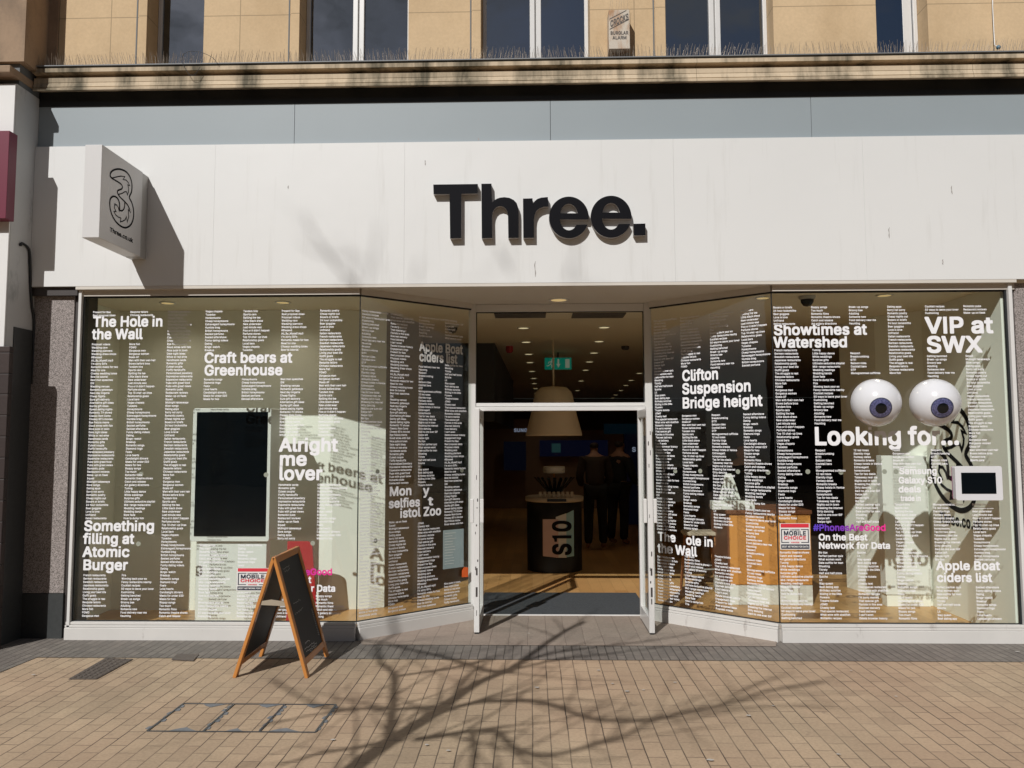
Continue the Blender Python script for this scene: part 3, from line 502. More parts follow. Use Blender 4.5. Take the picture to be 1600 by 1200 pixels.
# cornice
prof = [(.04, 4.70), (-.003, 4.70), (-.06, 4.682), (-.10, 4.664), (-.118, 4.664), (-.118, 4.682), (-.108, 4.688), (-.108, 4.694), (-.112, 4.696), (-.1, 4.735), (-.103, 4.738), (-.103, 4.778), (-.075, 4.785), (-.07, 4.808), (-.135, 4.815), (-.135, 4.85), (.04, 4.862)]
xl = PY(52, 103, -.12).x
b = B().slab([(xl, y, z) for y, z in prof][::-1], (8-xl, 0, 0)); b.build('cornice', M['cornice'], bld)
B().box(xl-.005, 8, -.142, .02, 4.866, 4.874).build('lead_flashing', M['lead'], bld)
# bird spikes : one comb, uncountable wires
b = B(); x = xl+.05; random.seed(3)
while x < 4.6:
    for (y, ly) in ((-.10, -.02), (-.05, .0)):
        lx = random.uniform(-.012, .012)-.012*sin(x*3); h = random.uniform(.09, .125); xx = x+random.uniform(-.006, .006)
        p0 = Vector((xx, y, 4.872)); p1 = Vector((xx+lx*2, y+ly, 4.872+h)); b.tube([p0, p1], [.0017, .0011], 3, False)
    x += .02
sp = b.build('pigeon_spikes', M['spike'], bld); sp['kind'] = 'stuff'
# upper windows
for i, (a, c) in enumerate(ox):
    y0, y1 = .19, .24; g = B(); z0 = zs+.016; z1 = zw-.02
    a += .002; c -= .002; fw = .034
    g.box(a, a+fw, y0, y1, z0, z1).box(c-fw, c, y0, y1, z0, z1).box(a+fw, c-fw, y0+.002, y1-.002, z0, z0+.03).box(a+fw, c-fw, y0+.002, y1-.002, z1-.05, z1)
    two = (c-a) > .6
    md = (a+c)/2
    if two: g.box(md-.05, md-.006, y0-.01, y1-.003, z0+.03, z1-.05).box(md+.006, md+.05, y0-.01, y1-.003, z0+.03, z1-.05).box(md-.006, md+.006, y0+.015, y1-.01, z0+.03, z1-.05)
    if i == 4: g.box(c-fw-.085, c-fw-.005, y0+.02, y1-.003, z0+.03, z1-.05)
    wn = g.build('window', M['alu'], bld, bevel=.004)
    wn['label'] = ['narrow single-pane upstairs window near the left end', 'two-pane upstairs window with a pale prop leaning behind the glass', 'two-pane upstairs window left of the rusty alarm box', 'two-pane upstairs window right of the rusty alarm box', 'single-pane upstairs window near the right end'][i]
    B().box(a+fw, c-fw, .212, .218, z0+.03, z1-.05).build('pane', M['glassup'], wn)
    if i == 1: B().tube([(a+.045, .3, z0+.42), (a+.19, .3, z0-.1)], .014, 6).build('prop', M['wallwhite'], wn)
struct(B().box(-4.2, 8, .9, .95, 4.6, 7.2).box(-4.2, 8, .24, .9, 4.55, 4.6).box(-4.2, 8, .24, .9, 7.2, 7.25), 'upstairs_room', M['walldark'])
# grey panel, fascia
b = B(); e = [XF, PY(460, 200, 0).x, PY(860, 200, 0).x, PY(1268, 200, 0).x, 8]
for i in range(4): b.box(e[i]+.002, e[i+1]-.002, 0, .03, 4.05, 4.66)
b.build('grey_panel', M['greypanel'], bld)
B().box(XF, 8, .02, .04, 4.05, 4.64).build('panel_joint', M['joint'], bld)
sg = thing('shop_sign', (0, -.05, 2.96), 'long white fascia board with raised black lettering over the shop windows', 'sign')
b = B(); e = [XF, PY(335, 300, -.03).x, PY(632, 300, -.03).x, PY(1053, 300, -.03).x, PY(1350, 300, -.03).x, 8]
for i in range(5): b.box(e[i]+.0005, e[i+1]-.0005, -.03, .0, 2.972, 4.2)
b.build('board', M['fascia'], sg)
B().box(XF+.002, 8, -.025, .015, 2.974, 4.198).build('backing', M['white'], sg)
b = B(); random.seed(5)
for (x, y, l) in [(664, 250, 9), (836, 408, 26), (1389, 355, 18), (1487, 290, 14), (1473, 405, 9), (748, 215, 5), (450, 290, 5)]:
    p = PY(x, y, -.031); pts = [(p.x+random.uniform(-.004, .004), p.z-k*l/190/4) for k in range(5)]
    strokes(b, pts, lambda u, v: (u, -.0315, v), [.002, .008, .004, .009, .002])
b.build('paint_chip', M['letterside'], sg)
B().box(XF, 8, .045, .1, 2.98, 4.64).build('lintel', M['walldark'], bld)
B().box(XF, 8, -.004, .01, 4.566, 4.699).build('cornice_shadow_strip', M['gasket'], bld)  # near-black strip standing in for the cornice's cast shadow
# Three. letters : hand-drawn heavy grotesque, one mesh per letter
ys = -.085
def arc(cx, cy, rx, ry, a0, a1, n=18): return [(cx+rx*cos(radians(a0+(a1-a0)*i/n)), cy+ry*sin(radians(a0+(a1-a0)*i/n))) for i in range(n+1)]
# coordinates in zoom pixels of the photo crop (x 8.889 per px from 670,270), converted below
T_ = [[(62, 163), (680, 155), (682, 287), (452, 292), (452, 908), (296, 912), (288, 296), (66, 298)]]
h_ = [[(730, 152), (870, 150), (880, 412)]+[(905, 385), (945, 360), (990, 345), (1050, 338), (1120, 348), (1180, 378), (1220, 420), (1240, 480), (1247, 560), (1248, 903), (1105, 906), (1100, 600), (1092, 545), (1070, 500), (1035, 472), (990, 462), (945, 475), (910, 505), (885, 560), (878, 620), (883, 906), (736, 910)]]
r_ = [[(1308, 358), (1440, 354), (1446, 428)]+[(1470, 395), (1510, 362), (1560, 345), (1653, 336), (1663, 470), (1600, 472), (1540, 492), (1495, 530), (1468, 590), (1460, 660), (1461, 903), (1313, 906)]]
def e_(cx, cy, s=1):
    ox_, oy_ = 277, 288; k = 1.0
    out = arc(cx, cy, ox_, oy_, -2, 290-18, 1)  # placeholder, replaced
    return out
def ering(cx, cy, RX, RY, rx, ry):
    # outer from bar right end anticlockwise (up, left, down) to terminal, then inner back; y grows down
    O = [(cx+RX*cos(radians(a)), cy-RY*sin(radians(a))) for a in [*range(-6, 336, 6), 340]]
    end = [(cx+rx*cos(radians(a)), cy-ry*sin(radians(a))) for a in range(325, 185, -7)]
    # terminal bottom right
    outer = O + end + [(cx-rx+2, cy+RY*.10)] + [(cx+RX, cy+RY*.10)]
    hole = [(cx+rx*.95*cos(radians(a)), cy-(RY*.10)-(ry-RY*.06)*sin(radians(a))) for a in range(8, 173, 9)]
    hole = [(x, min(y, cy-RY*.2)) for x, y in hole]
    return [outer, hole]
e1 = ering(1946, 620, 276, 290, 128, 178); e2 = ering(2532, 610, 283, 292, 128, 178)
d_ = [[(2842, 708), (3008, 704), (3010, 868), (2848, 872)]]
def zf(X, Y): p = PY(670+X/8.889, 270+Y/8.889, ys); return p.x, p.z
def letter(nm, loops, label=None):
    Ls = []
    for l in loops:
        Ls.append([Vector((*zf(x, y), 0)) for x, y in l])
    F = tess(Ls); b = B(); b.add([(q.x, ys, q.y) for l in Ls for q in l], F)
    o = b.build(nm, M['black'], sg)
    s = B()
    for l in Ls:
        n = len(l); s.add([(q.x, ys, q.y) for q in l]+[(q.x, ys+.012, q.y) for q in l], [(i, (i+1) % n, n+(i+1) % n, n+i) for i in range(n)])
    s2 = B()
    for l in Ls:
        n = len(l); s2.add([(q.x, ys+.012, q.y) for q in l]+[(q.x, -.032, q.y) for q in l], [(i, (i+1) % n, n+(i+1) % n, n+i) for i in range(n)])
    s.build('letter_trim', M['alugrey'], o); s2.build('letter_return', M['letterside'], o)
for l in (T_, h_, r_, e1, e2): letter('letter', l)
letter('full_stop', d_)
# soffit and granite piers
GP = (-3.86, .05); GC = (-1.468, .05); GD = (-.58, .80); GR = (1.115, .80); GE = (2.025, .05); GF = (3.965, .05)
s = [(-3.9, -.028), (4.02, -.028), (4.02, .045), (GE[0], .045), (GR[0], .79), (1.13, .9), (-.6, .9), (GD[0], .79), (GC[0], .045), (-3.9, .045)]
B().slab([(x, y, 2.945) for x, y in s], (0, 0, .026)).build('soffit', M['soffit'], bld)
for k, (x0, x1, lab) in enumerate([(-4.30, -3.945, 'speckled granite pier at the left end'), (4.035, 4.6, 'speckled granite pier at the right end')]):
    zg = PY(100, 927, .04).z
    g = B().box(x0, x1, .04, .3, zg, 2.96).build('granite_pier', M['granite'], bld, bevel=.004); g['label'] = lab
    B().box(x0-.001, x1+.001, .034, .3, 0, zg-.002).build('pier_base', M['granitedark'], g)
B().box(-3.943, -3.888, .055, .3, 0, 2.96).box(3.998, 4.033, .055, .3, .17, 2.96).each('dark_trim', M['darktrim'], bld)
B().box(4.6, 8, .04, .3, 0, 2.97).build('side_wall', M['walldark'], bld)
B().box(-4.3, -3.9, -.0, .04, 2.9, 2.970).build('pier_head', M['darktrim'], bld)
# risers and sills
def outl(P0, P1, o): d = Vector((P1[0]-P0[0], P1[1]-P0[1])).normalized(); n = Vector((-d.y, d.x)); return (P0[0]+n.x*o, P0[1]+n.y*o), (P1[0]+n.x*o, P1[1]+n.y*o)
def frame(P0, P1, e0=0., e1=0., lab=None):
    """stall riser, sill, head of one window between two glass corner points"""
    d = Vector((P1[0]-P0[0], P1[1]-P0[1])).normalized(); A = (P0[0]-d.x*e0, P0[1]-d.y*e0); Z = (P1[0]+d.x*e1, P1[1]+d.y*e1)
    r = B().obox(A, Z, .075, 0, .102, -.058).build('stall_riser', M['riser'], bld, bevel=.003)
    B().obox(A, Z, .05, .104, .122, -.05).obox(A, Z, .05, .125, .147, -.04).build('sill', M['riser'], r, bevel=.002)
    h = B().obox(A, Z, .05, 2.895, 2.945, -.03).build('window_head', M['soffit'], bld)
    B().obox(A, Z, .02, 2.882, 2.894, -.012).obox(A, Z, .02, .148, .153, -.012).each('gasket', M['gasket'], h)
frame(GP, GC, .04, 0); frame(GC, GD); frame(GR, GE); frame(GE, GF, 0, .065)
B().box(-3.887, -3.862, .0, .1, .0, 2.945).build('window_jamb', M['alu'], bld, bevel=.002)
B().box(3.968, 3.998, -.0, .1, .148, 2.945).build('window_jamb', M['alu'], bld, bevel=.002)
B().box(-3.861, -3.848, .03, .09, .15, 2.89).box(3.95, 3.967, .03, .049, .15, 2.89).each('jamb_gasket', M['gasket'], bld)
# ================================================================ GLASS + LETTERING
PLs = {'LF': Plane(GP, GC, -.0005), 'LA': Plane(GC, GD, -.0005), 'RA': Plane(GR, GE, -.0005), 'RF': Plane(GE, GF, -.0005)}
WL = {'LF': 'big left front pane crowded with white words', 'LA': 'angled pane left of the doorway', 'RA': 'angled pane right of the doorway', 'RF': 'big right front pane with the eyeballs'}
WO = {}
for k, (P0, P1) in {'LF': (GP, GC), 'LA': (GC, GD), 'RA': (GR, GE), 'RF': (GE, GF)}.items():
    d = Vector((P1[0]-P0[0], P1[1]-P0[1])).normalized()*.004
    o = B().obox((P0[0]+d.x, P0[1]+d.y), (P1[0]-d.x, P1[1]-d.y), .01, .153, 2.885, 0).build('shop_window', M['glass'], bld); o['label'] = WL[k]; WO[k] = o
B().box(GC[0]-.003, GC[0]+.003, .047, .063, .15, 2.89).box(GE[0]-.003, GE[0]+.003, .047, .063, .15, 2.89).each('glass_joint', M['gasket'], bld)
PH = """That special restaurant|What wine with shellfish|Romantic recipes|I'm sorry memes|That special gift|Florists in this area|Discreet delivery|Food delivery|I can't even|Delete browser history|Engagement rings|Present for Bae|Best proposal ideas|Proposal videos|Wedding cars|Wedding planners|Wedding dress shops|#Blessed|All_By_Myself.mp3|I'm sorry GIFs|Romantic meals for two|Meal for one|Cheesy wedding tunes|Bow tie tutorial|Best man speeches|IDK|Wedding venues|Romantic getaways|Next day lingerie|Cheap flights|Sure gift delivery|Alternative gift ideas|Quirky gift ideas|Speed dating nights|Romantic TV shows|Classic Rom Coms|Cheesy 80's movies|Bye Felicia meme|Good wines with fish|Nice pubs in town|Date night ideas|White or red wine|Handmade cards|Romantic gifts|Cutest couple|Fluffy handcuffs|Personalised jewellery|Impressive restaurants|Expensive restaurants|Pubs with great food|Pubs with great views|Romantic pubs|Restaurant reviews|Make-up on fleek|Squad|Midnight takeaways|Slow songs|Dating apps|Sorry not sorry|Romantic poetry|Cheap nights out|Boxers or briefs|24 hour locksmiths|Beer goggles|Love is love|Unfriend|Italian restaurants|French restaurants|German restaurants|Swedish restaurants|Japanese restaurants|Relationship goals|Living your best life|Outfit goals|The struggle is real|Bespoke tailors|Chinese restaurants|More fish|FOMO|Gorgeous men|Gorgeous women|Goals AF|Men with their own hair|Brows before bros|Tandem hire|Sports cars|Spilling the tea|Little black dress|New underwear|Last minute wax|Pics or it didn't happen|Perfume stores|Top 10 chat-up lines|Relationship goals|Local bars|Vegas chapels|Tuxedos|Honeymoons|Cheap honeymoons|Extravagant honeymoons|Humble brag|British honeymoons|Sexiest perfume|Sexiest aftershave|Funny dating videos|Dating|Binge-watch|Breakup|Romantic songs|Diamond rings|Feels|Love hearts|Candlelight dinners|Meals for under £20|Meals for two|Sloppy songs|Too much|Romantic films|Romantic theatre shows|Catch and release|Art gallery directions|Tuning|Little happy dance|White weddings|Surprise gifts|Ultimate seductive playlist|Mid-range restaurants|Wedding readings|Wedding bands|Slow fade|How to dump him|Fire|Winning back your ex|Fancy restaurants nearby|Cocktail recipes|50 ways to leave your lover|Cushioning|Getting benched|Break-up songs|Groovy bae|Adulting|Someone new|Food delivery near me|Haunting|Respect|Breadcrumbing|GTFI|Balloon rides|Cocktail bars|OTP|Monogrammed cufflinks|12 red roses|Eternity rings|Fantasy dates|Romantic breaks|Cheap hotels in Venice|Extravagant|honeymoons|Tax for two deals|Takeaway near me|Nights out in town|Breaking the internet|Dirty dancing|Said no one ever GIF|Swipe left|Swipe right|Bio tips|Perfect partner quiz|What women want|Date outfits for men|Ghosting|Thirsty|Half and half pizza|Quiche|Lit|Slay queen|Best dating app|Birthday surprise|Sliding in the DMs|Flowers|Theatre tickets|JOMO|Cheeky text""".split('|')
# headings: plane, x0, x1 (px of the photo), baseline y px at x0, cap height px, text
HD = [('LF', 145, 254, 511, 16.8, 'The Hole in', 0), ('LF', 144, 222, 530.5, 16.8, 'the Wall', 0),
      ('LF', 319, 456, 567.5, 17, 'Craft beers at', 0), ('LF', 319, 441, 587, 17, 'Greenhouse', 0),
      ('LF', 436, 527, 706, 22, 'Alright', 0), ('LF', 436, 479, 728, 22, 'me', 0), ('LF', 435.5, 503, 750.5, 22, 'lover', 0),
      ('LF', 131, 241, 830, 17, 'Something', 0), ('LF', 130, 209, 850, 17, 'filling at', 0), ('LF', 129, 202, 870.5, 17, 'Atomic', 0), ('LF', 129, 199, 891, 17, 'Burger', 0),
      ('LA', 655, 722.5, 548.5, 15.5, 'Apple Boat', 1), ('LA', 655, 714, 564.5, 15.5, 'ciders list', 1),
      ('LA', 608, 643, 775.5, 15, 'Mon', 0), ('LA', 661, 670, 774, 15, 'y', 0), ('LA', 607, 656, 794.5, 15, 'selfies', 0), ('LA', 669, 676, 790, 14, 't', 0), ('LA', 625, 689, 809.5, 15, 'istol Zoo', 0),
      ('RA', 1066, 1122.5, 596, 17.5, 'Clifton', 0), ('RA', 1066, 1173.5, 616.5, 17.5, 'Suspension', 0), ('RA', 1066, 1191, 638.5, 17.5, 'Bridge height', 0),
      ('RA', 1028, 1055.5, 845, 14.5, 'The', 0), ('RA', 1072, 1114, 851, 15, 'ole in', 0), ('RA', 1028, 1088.5, 863.5, 15, 'the Wall', 0),
      ('RF', 1209, 1354, 524, 17.5, 'Showtimes at', 0), ('RF', 1209, 1324, 543.5, 17.5, 'Watershed', 0),
      ('RF', 1446, 1551, 521.5, 26.5, 'VIP at', 0), ('RF', 1448, 1534, 551.5, 26.5, 'SWX', 0),
      ('RF', 1272, 1499, 696, 29, 'Looking for...', 0),
      ('RF', 1405, 1464, 741, 10.5, 'Samsung', 0), ('RF', 1404, 1472, 755.5, 10.5, 'Galaxy S10', 0), ('RF', 1404, 1439, 769.5, 10.5, 'deals', 0), ('RF', 1405, 1441, 783, 9, '(trade in)', 0),
      ('RF', 1279, 1355, 844.5, 10.5, 'On the Best', 0), ('RF', 1279, 1391, 857.5, 10.5, 'Network for Data', 0),
      ('LF', 414, 486, 911, 11, 'On the Best', 0), ('LF', 414, 524, 924.5, 11, 'Network for Data', 0),
      ('RF', 1463, 1562, 891, 14.5, 'Apple Boat', 0), ('RF', 1464, 1550, 909.5, 14.5, 'ciders list', 0)]
def heading(k, x0, x1, yb, cap, s, mat, extra=0):
    P = PLs[k]; u0, z0 = P.uz(x0, yb); _, zc = P.uz(x0, yb-cap); u1, _ = P.uz(x1, yb)
    size = (zc-z0)/.72; tr = -.025; nat = tw(s, size, tr); sx = (u1-u0)/(nat-.03*size)
    b = B(); put_text(b, s, lambda u, v: P.P(u0+u, z0+v, -.001), size, sx, tr); return b
groups_ = []
for h_d in HD:
    g0 = groups_[-1][-1] if groups_ else None
    if g0 and g0[0] == h_d[0] and g0[6] == h_d[6] and 0 < h_d[3]-g0[3] < 30 and abs(g0[1]-h_d[1]) < 30 and abs(g0[4]-h_d[4]) < 2: groups_[-1].append(h_d)
    else: groups_.append([h_d])
for Lh in groups_:
    bb = B()
    for a in Lh: h = heading(*a[:6], None); bb.add(h.V, h.F)
    o = bb.build('lettering', M['vinylshade' if Lh[0][6] else 'vinyl'], WO[Lh[0][0]]); o['label'] = 'larger bold white words standing out from the small columns'
# #PhonesAreGood in purple to pink
m, N, L, bs = newmat('purple_pink_print'); p = wpos(N); s_ = N.new('ShaderNodeSeparateXYZ'); L.new(p, s_.inputs[0])
def pinkmat(name, xa, xb):
    m, N, L, bs = newmat(name); p = wpos(N); s_ = N.new('ShaderNodeSeparateXYZ'); L.new(p, s_.inputs[0])
    mr = N.new('ShaderNodeMapRange'); mr.inputs[1].default_value = xa; mr.inputs[2].default_value = xb; L.new(s_.outputs[0], mr.inputs[0])
    L.new(ramp(N, L, mr.outputs[0], [(0, (.09, .05, .5)), (.45, (.2, .03, .42)), (.75, (.7, .02, .3)), (1, (.8, .03, .28))]), bs.inputs['Base Color']); bs.inputs['Roughness'].default_value = .5; return m
for k, x0, x1, yb in (('RF', 1271, 1384, 829.5), ('LF', 406, 519, 898.5)):
    P = PLs[k]; a, _ = P.uz(x0, yb); c_, _ = P.uz(x1, yb)
    h = heading(k, x0, x1, yb, 10.5, '#PhonesAreGood', None); o = h.build('lettering', pinkmat('purple_to_pink_print', P.P(a, 1).x, P.P(c_, 1).x), WO[k]); o['label'] = 'hashtag words printed in purple fading to pink'
# small words in columns
EXC = {'LF': [(140, 493, 257, 534), (316, 549, 459, 592), (312, 627, 425, 850), (430, 682, 530, 756), (125, 813, 244, 898), (368, 884, 428, 925), (404, 886, 530, 930), (447, 845, 497, 905)],
       'LA': [(650, 530, 735, 570), (604, 758, 693, 815), (690, 822, 740, 908)],
       'RA': [(1062, 575, 1194, 645), (1024, 829, 1118, 868)],
       'RF': [(1206, 507, 1358, 547), (1443, 493, 1554, 554), (1328, 588, 1503, 668), (1268, 663, 1502, 703), (1400, 730, 1475, 786), (1486, 724, 1572, 786), (1214, 814, 1269, 861), (1268, 817, 1394, 861), (1460, 876, 1566, 915)]}
COL = {'LF': [(143.5, 540), (202, 540), (261, 540), (321, 500), (380, 500), (440, 500), (500, 500)], 'LA': [(564.5, 600), (609.5, 600), (654, 600), (695, 600)],
       'RA': [(1024.5, 700), (1066.5, 700), (1113, 700), (1162.5, 700)], 'RF': [(1208, 480), (1267, 480), (1326, 480), (1386, 480), (1445, 480), (1505, 480)]}
pi_ = 0; PIT = .02795; SZ = .0246
for k in ('LF', 'LA', 'RA', 'RF'):
    P = PLs[k]
    for ci, (px, py) in enumerate(COL[k]):
        u0, _ = P.uz(px, py); b = B(); pi_ = (pi_*7+53*ci+11) % len(PH)
        zr = 2.752
        while zr > .165:
            s = PH[pi_ % len(PH)]
            sxx = .9; wd = tw(s, SZ, .0)*sxx
            wd = min(wd, P.len-.03-u0)
            p0 = P.P(u0, zr+.008); p1 = P.P(u0+wd, zr+.008); a = proj(p0); c = proj(p1)
            hit = any(a[0] < r[2] and c[0] > r[0] and r[1] < (a[1]+c[1])/2 < r[3] for r in EXC[k])
            if k in ('LA', 'RA') and wd < tw(s, SZ, .0)*sxx: pass
            if not hit:
                full = tw(s, SZ)*sxx; fit = sxx*min(1, (P.len-.012-u0)/full) if full > P.len-.012-u0 else sxx
                put_text(b, s, lambda u, v: P.P(u0+u, zr+v, -.001), SZ, fit, .0, True); pi_ += 1
            zr -= PIT
        o = b.build('lettering', M['vinyl'], WO[k])
# frosted dots
for k, L in {'LF': [(219, 741), (415, 742), (465, 741), (215, 850), (330, 893), (488, 849)], 'LA': [(591, 737), (588, 845), (723, 735)], 'RA': [(1054, 736), (1093, 736), (1152, 737), (1199, 738)], 'RF': [(1263, 737), (1315, 738), (1383, 737), (1401, 737)]}.items():
    P = PLs[k]
    for (x, y) in L:
        u, z = P.uz(x, y); b = B(); b.add([P.P(u+.02*cos(2*pi*i/20), z+.02*sin(2*pi*i/20), .012) for i in range(20)], [tuple(range(20))]); b.build('frosted_dot', M['frost'], WO[k])
# rosette plaques on the glass
def plaque(k, x0, y0, x1, y1, label):
    P = PLs[k]; u0, zt = P.uz(x0, y0); u1, zb = P.uz(x1, y1); W = u1-u0; H = zt-zb; o = -.012
    c = P.P(u0, zb, o); t = thing('award_sticker', c, label, 'sticker')
    def rect(b, a, c_, d, e, off): b.quad(P.P(u0+a*W, zb+c_*H, off), P.P(u0+d*W, zb+c_*H, off), P.P(u0+d*W, zb+e*H, off), P.P(u0+a*W, zb+e*H, off))
    b = B(); b.slab([P.P(u0, zb, o+.004), P.P(u1, zb, o+.004), P.P(u1, zt, o+.004), P.P(u0, zt, o+.004)], tuple((P.P(0, 0, -.003)-P.P(0, 0, 0)))); b.build('card', M['white'], t)
    b = B(); rect(b, .03, .84, .97, .985, o); b.build('red_band', M['redmark'], t)
    b = B(); rect(b, .03, .03, .97, .2, o)
    for r in ((.04, .26, .3, .29), (.7, .26, .96, .29), (.04, .26, .07, .78), (.93, .26, .96, .78), (.04, .75, .3, .78), (.7, .75, .96, .78)): rect(b, *r, o)
    b.build('navy_frame', M['navy'], t)
    def tx(s, x, y, w_, h, mat, off):
        b = B(); sz = H*h/.72; nat = tw(s, sz); put_text(b, s, lambda u, v: P.P(u0+x*W+u, zb+y*H+v, off), sz, w_*W/nat); b.build('lettering', mat, t)
    tx('MOBILE', .12, .54, .76, .17, M['navy'], o-.001); tx('CHOICE', .12, .38, .76, .14, M['redmark'], o-.001); tx('CUSTOMER', .34, .73, .32, .05, M['navy'], o-.001); tx('AWARDS', .36, .25, .28, .05, M['redmark'], o-.001)
    tx('BEST NETWORK FOR DATA', .06, .08, .88, .07, M['white'], o-.001)
plaque('RF', 1217.5, 817.5, 1265.5, 858.5, 'white award sticker with red band on the right front window, over orange wood')
plaque('LF', 371, 887, 420, 923, 'white award sticker with red band on the left window, partly behind the chalkboard')
# paper notice and orange sticker on the left angled pane
P = PLs['LA']; u0, zt = P.uz(694, 829); u1, zb = P.uz(726, 886)
t = thing('paper_notice', P.P(u0, zb, .016), 'pale blue opening-hours notice taped inside the angled pane beside the left door', 'notice')
b = B().slab([P.P(u0, zb, .016), P.P(u1, zb, .016), P.P(u1, zt, .016), P.P(u0, zt, .016)], tuple(P.P(0, 0, .001)-P.P(0, 0, 0))); b.build('sheet', plain('pale_blue_paper', (.42, .5, .55), .6), t)
b = B()
for i in range(12): z = zt-.03-i*(zt-zb-.05)/12; random.seed(i); strokes(b, [(u0+.015, z), (u0+.015+random.uniform(.08, .13), z)], lambda u, v: P.P(u, v, .0145), .006)
b.build('printed_line', M['vinyl'], t)
u, z = P.uz(725, 894); b = B(); b.slab([P.P(u-.035, z-.04, -.016), P.P(u+.035, z-.045, -.016), P.P(u+.035, z+.04, -.016), P.P(u-.01, z+.05, -.016), P.P(u-.035, z+.02, -.016)], tuple(P.P(0, 0, .001)-P.P(0, 0, 0)))
o = b.build('round_sticker', plain('orange_sticker', (.75, .12, .02), .5), None, P.P(u, z, -.016)); tag(o, 'small orange-red sticker on the glass low beside the left door', 'sticker')
# ================================================================ DOORWAY
dfm = B().box(-.6, -.533, .82, .9, .0, 2.945).box(1.062, 1.13, .82, .9, .0, 2.945).box(-.533, 1.062, .84, .9, 2.872, 2.943).build('door_frame', M['alu'], bld, bevel=.003)
B().box(-.533, 1.062, .832, .9, 1.968, 2.0).box(-.533, 1.062, .81, .9, 1.925, 1.964).each('transom_bar', M['alu'], dfm, bevel=.003)
B().box(-.531, 1.06, .866, .872, 2.0, 2.872).build('transom_pane', M['glass'], dfm)
B().box(-.531, -.523, .855, .86, 2.0, 2.87).box(1.052, 1.06, .855, .86, 2.0, 2.87).box(-.523, 1.052, .855, .86, 2.862, 2.87).each('gasket', M['gasket'], dfm)
for sx_, xa, xb, lab in ((1, -.503, -.457, 'left door leaf standing open outwards'), (-1, .983, 1.029, 'right door leaf standing open outwards')):
    y0, y1 = .225, .815; d = B().box(xa, xb, y0, y0+.06, .02, 1.925).box(xa, xb, y1-.06, y1, .02, 1.925).box(xa+.001, xb-.001, y0+.06, y1-.06, .022, .14).box(xa+.001, xb-.001, y0+.06, y1-.06, 1.85, 1.923).build('door', M['alu'], bld, bevel=.004); d['label'] = lab
    xm = (xa+xb)/2
    B().box(xm-.003, xm+.003, y0+.062, y1-.062, .142, 1.848).build('door_pane', M['glass'], d)
    xi = xb if sx_ > 0 else xa
    h = B()
    for s2 in (1, -1):
        xf = xb if s2 > 0 else xa
        h.box(min(xf+.004*s2, xf+.035*s2), max(xf+.004*s2, xf+.035*s2), y0+.01, y0+.05, .94, 1.145)
    h.each('handle', M['alu'], d, bevel=.005)
    b = B(); random.seed(9 if sx_ > 0 else 4)
    for k in range(9):
        z = random.uniform(.15, 1.8); x = random.uniform(xa+.008, xb-.014); hh = random.uniform(.01, .05); b.box(x, x+random.uniform(.004, .01), y0-.0012, y0+.001, z, z+hh)
    b.box(xm-.006, xm+.008, y0-.0015, y0+.001, .5, .56).box(xm-.008, xm+.008, y0-.0015, y0+.001, .32, .40)
    b.build('scuff_mark', M['darktrim'], d)
    B().box(xa+.005, xb-.005, y0+.005, y1, .008, .02).build('door_seal', M['gasket'], d)
t = B().box(-.53, 1.06, .93, .955, .006, .016).build('threshold', M['alu'], bld, bevel=.002)
o = B().box(-.52, 1.1, .957, 2.0, .006, .016).build('door_mat', M['mat'], None, (.29, 1.48, .005)); tag(o, 'dark grey ribbed entrance mat just inside the open doors', 'door mat')
# ================================================================ PROJECTING SIGN
ps = thing('projecting_sign', (-3.36, -.03, 3.2), 'white box sign projecting from the fascia at the left, with swirling numeral emblem', 'sign')
B().box(-3.427, -3.293, -.76, -.135, 3.198, 3.925).build('sign_box', plain('sign_box_white', (.62, .61, .6), .35, 0., .02, 3), ps, bevel=.004)
B().box(-3.422, -3.298, -.13, -.031, 3.196, 3.922).build('mounting', M['alugrey'], ps, bevel=.003)
def zl(pts): return [(160+x/8.567, 250+y/8.567) for x, y in pts]
outer = zl([(125, 243), (105, 212), (112, 170), (150, 135), (210, 122), (270, 133), (325, 165), (365, 220), (390, 290), (396, 360), (388, 430), (360, 498), (388, 560), (408, 620), (418, 690), (415, 770), (395, 840), (360, 885), (315, 906), (270, 898), (225, 870), (180, 825), (145, 770), (118, 705), (102, 635), (98, 570), (110, 515), (140, 488), (175, 492), (207, 522), (226, 570), (230, 625), (228, 672)])
tail = zl([(228, 672), (255, 680), (280, 665), (296, 625), (300, 565)])
inner = zl([(125, 243), (165, 268), (210, 295), (250, 325), (268, 360), (255, 388), (225, 400), (203, 415), (205, 448), (235, 495), (275, 535), (310, 570), (345, 615), (370, 675)])
fl1 = zl([(125, 243), (190, 227), (250, 216), (300, 222), (276, 262), (315, 268), (345, 300), (366, 345), (340, 332), (352, 385), (348, 425), (334, 468), (322, 425), (300, 425), (262, 448), (212, 462)])
fl2 = zl([(168, 578), (160, 640), (172, 668), (182, 690), (152, 688), (178, 735), (215, 765), (248, 778), (240, 828), (275, 818), (304, 800), (320, 758), (332, 832), (352, 760), (348, 700), (345, 662), (380, 705)])
fl3 = zl([(165, 600), (192, 602), (212, 635), (226, 690)])
def logo(b, f, wd):
    for pts, sm, ww in ((outer, 1, 1.15), (tail, 1, 1), (inner, 1, 1), (fl1, 0, .7), (fl2, 0, .7), (fl3, 0, .7)):
        q = [f(x, y) for x, y in pts]; q = smooth_pts(q, 5) if sm else q
        strokes(b, q, f.out, wd*ww)
def fsign(x, y): p = PX(x, y, -3.2925); return (p.y, p.z)
fsign.out = lambda u, v: (-3.2915, u, v)
b = B(); logo(b, fsign, .013); b.build('emblem', M['black'], ps)
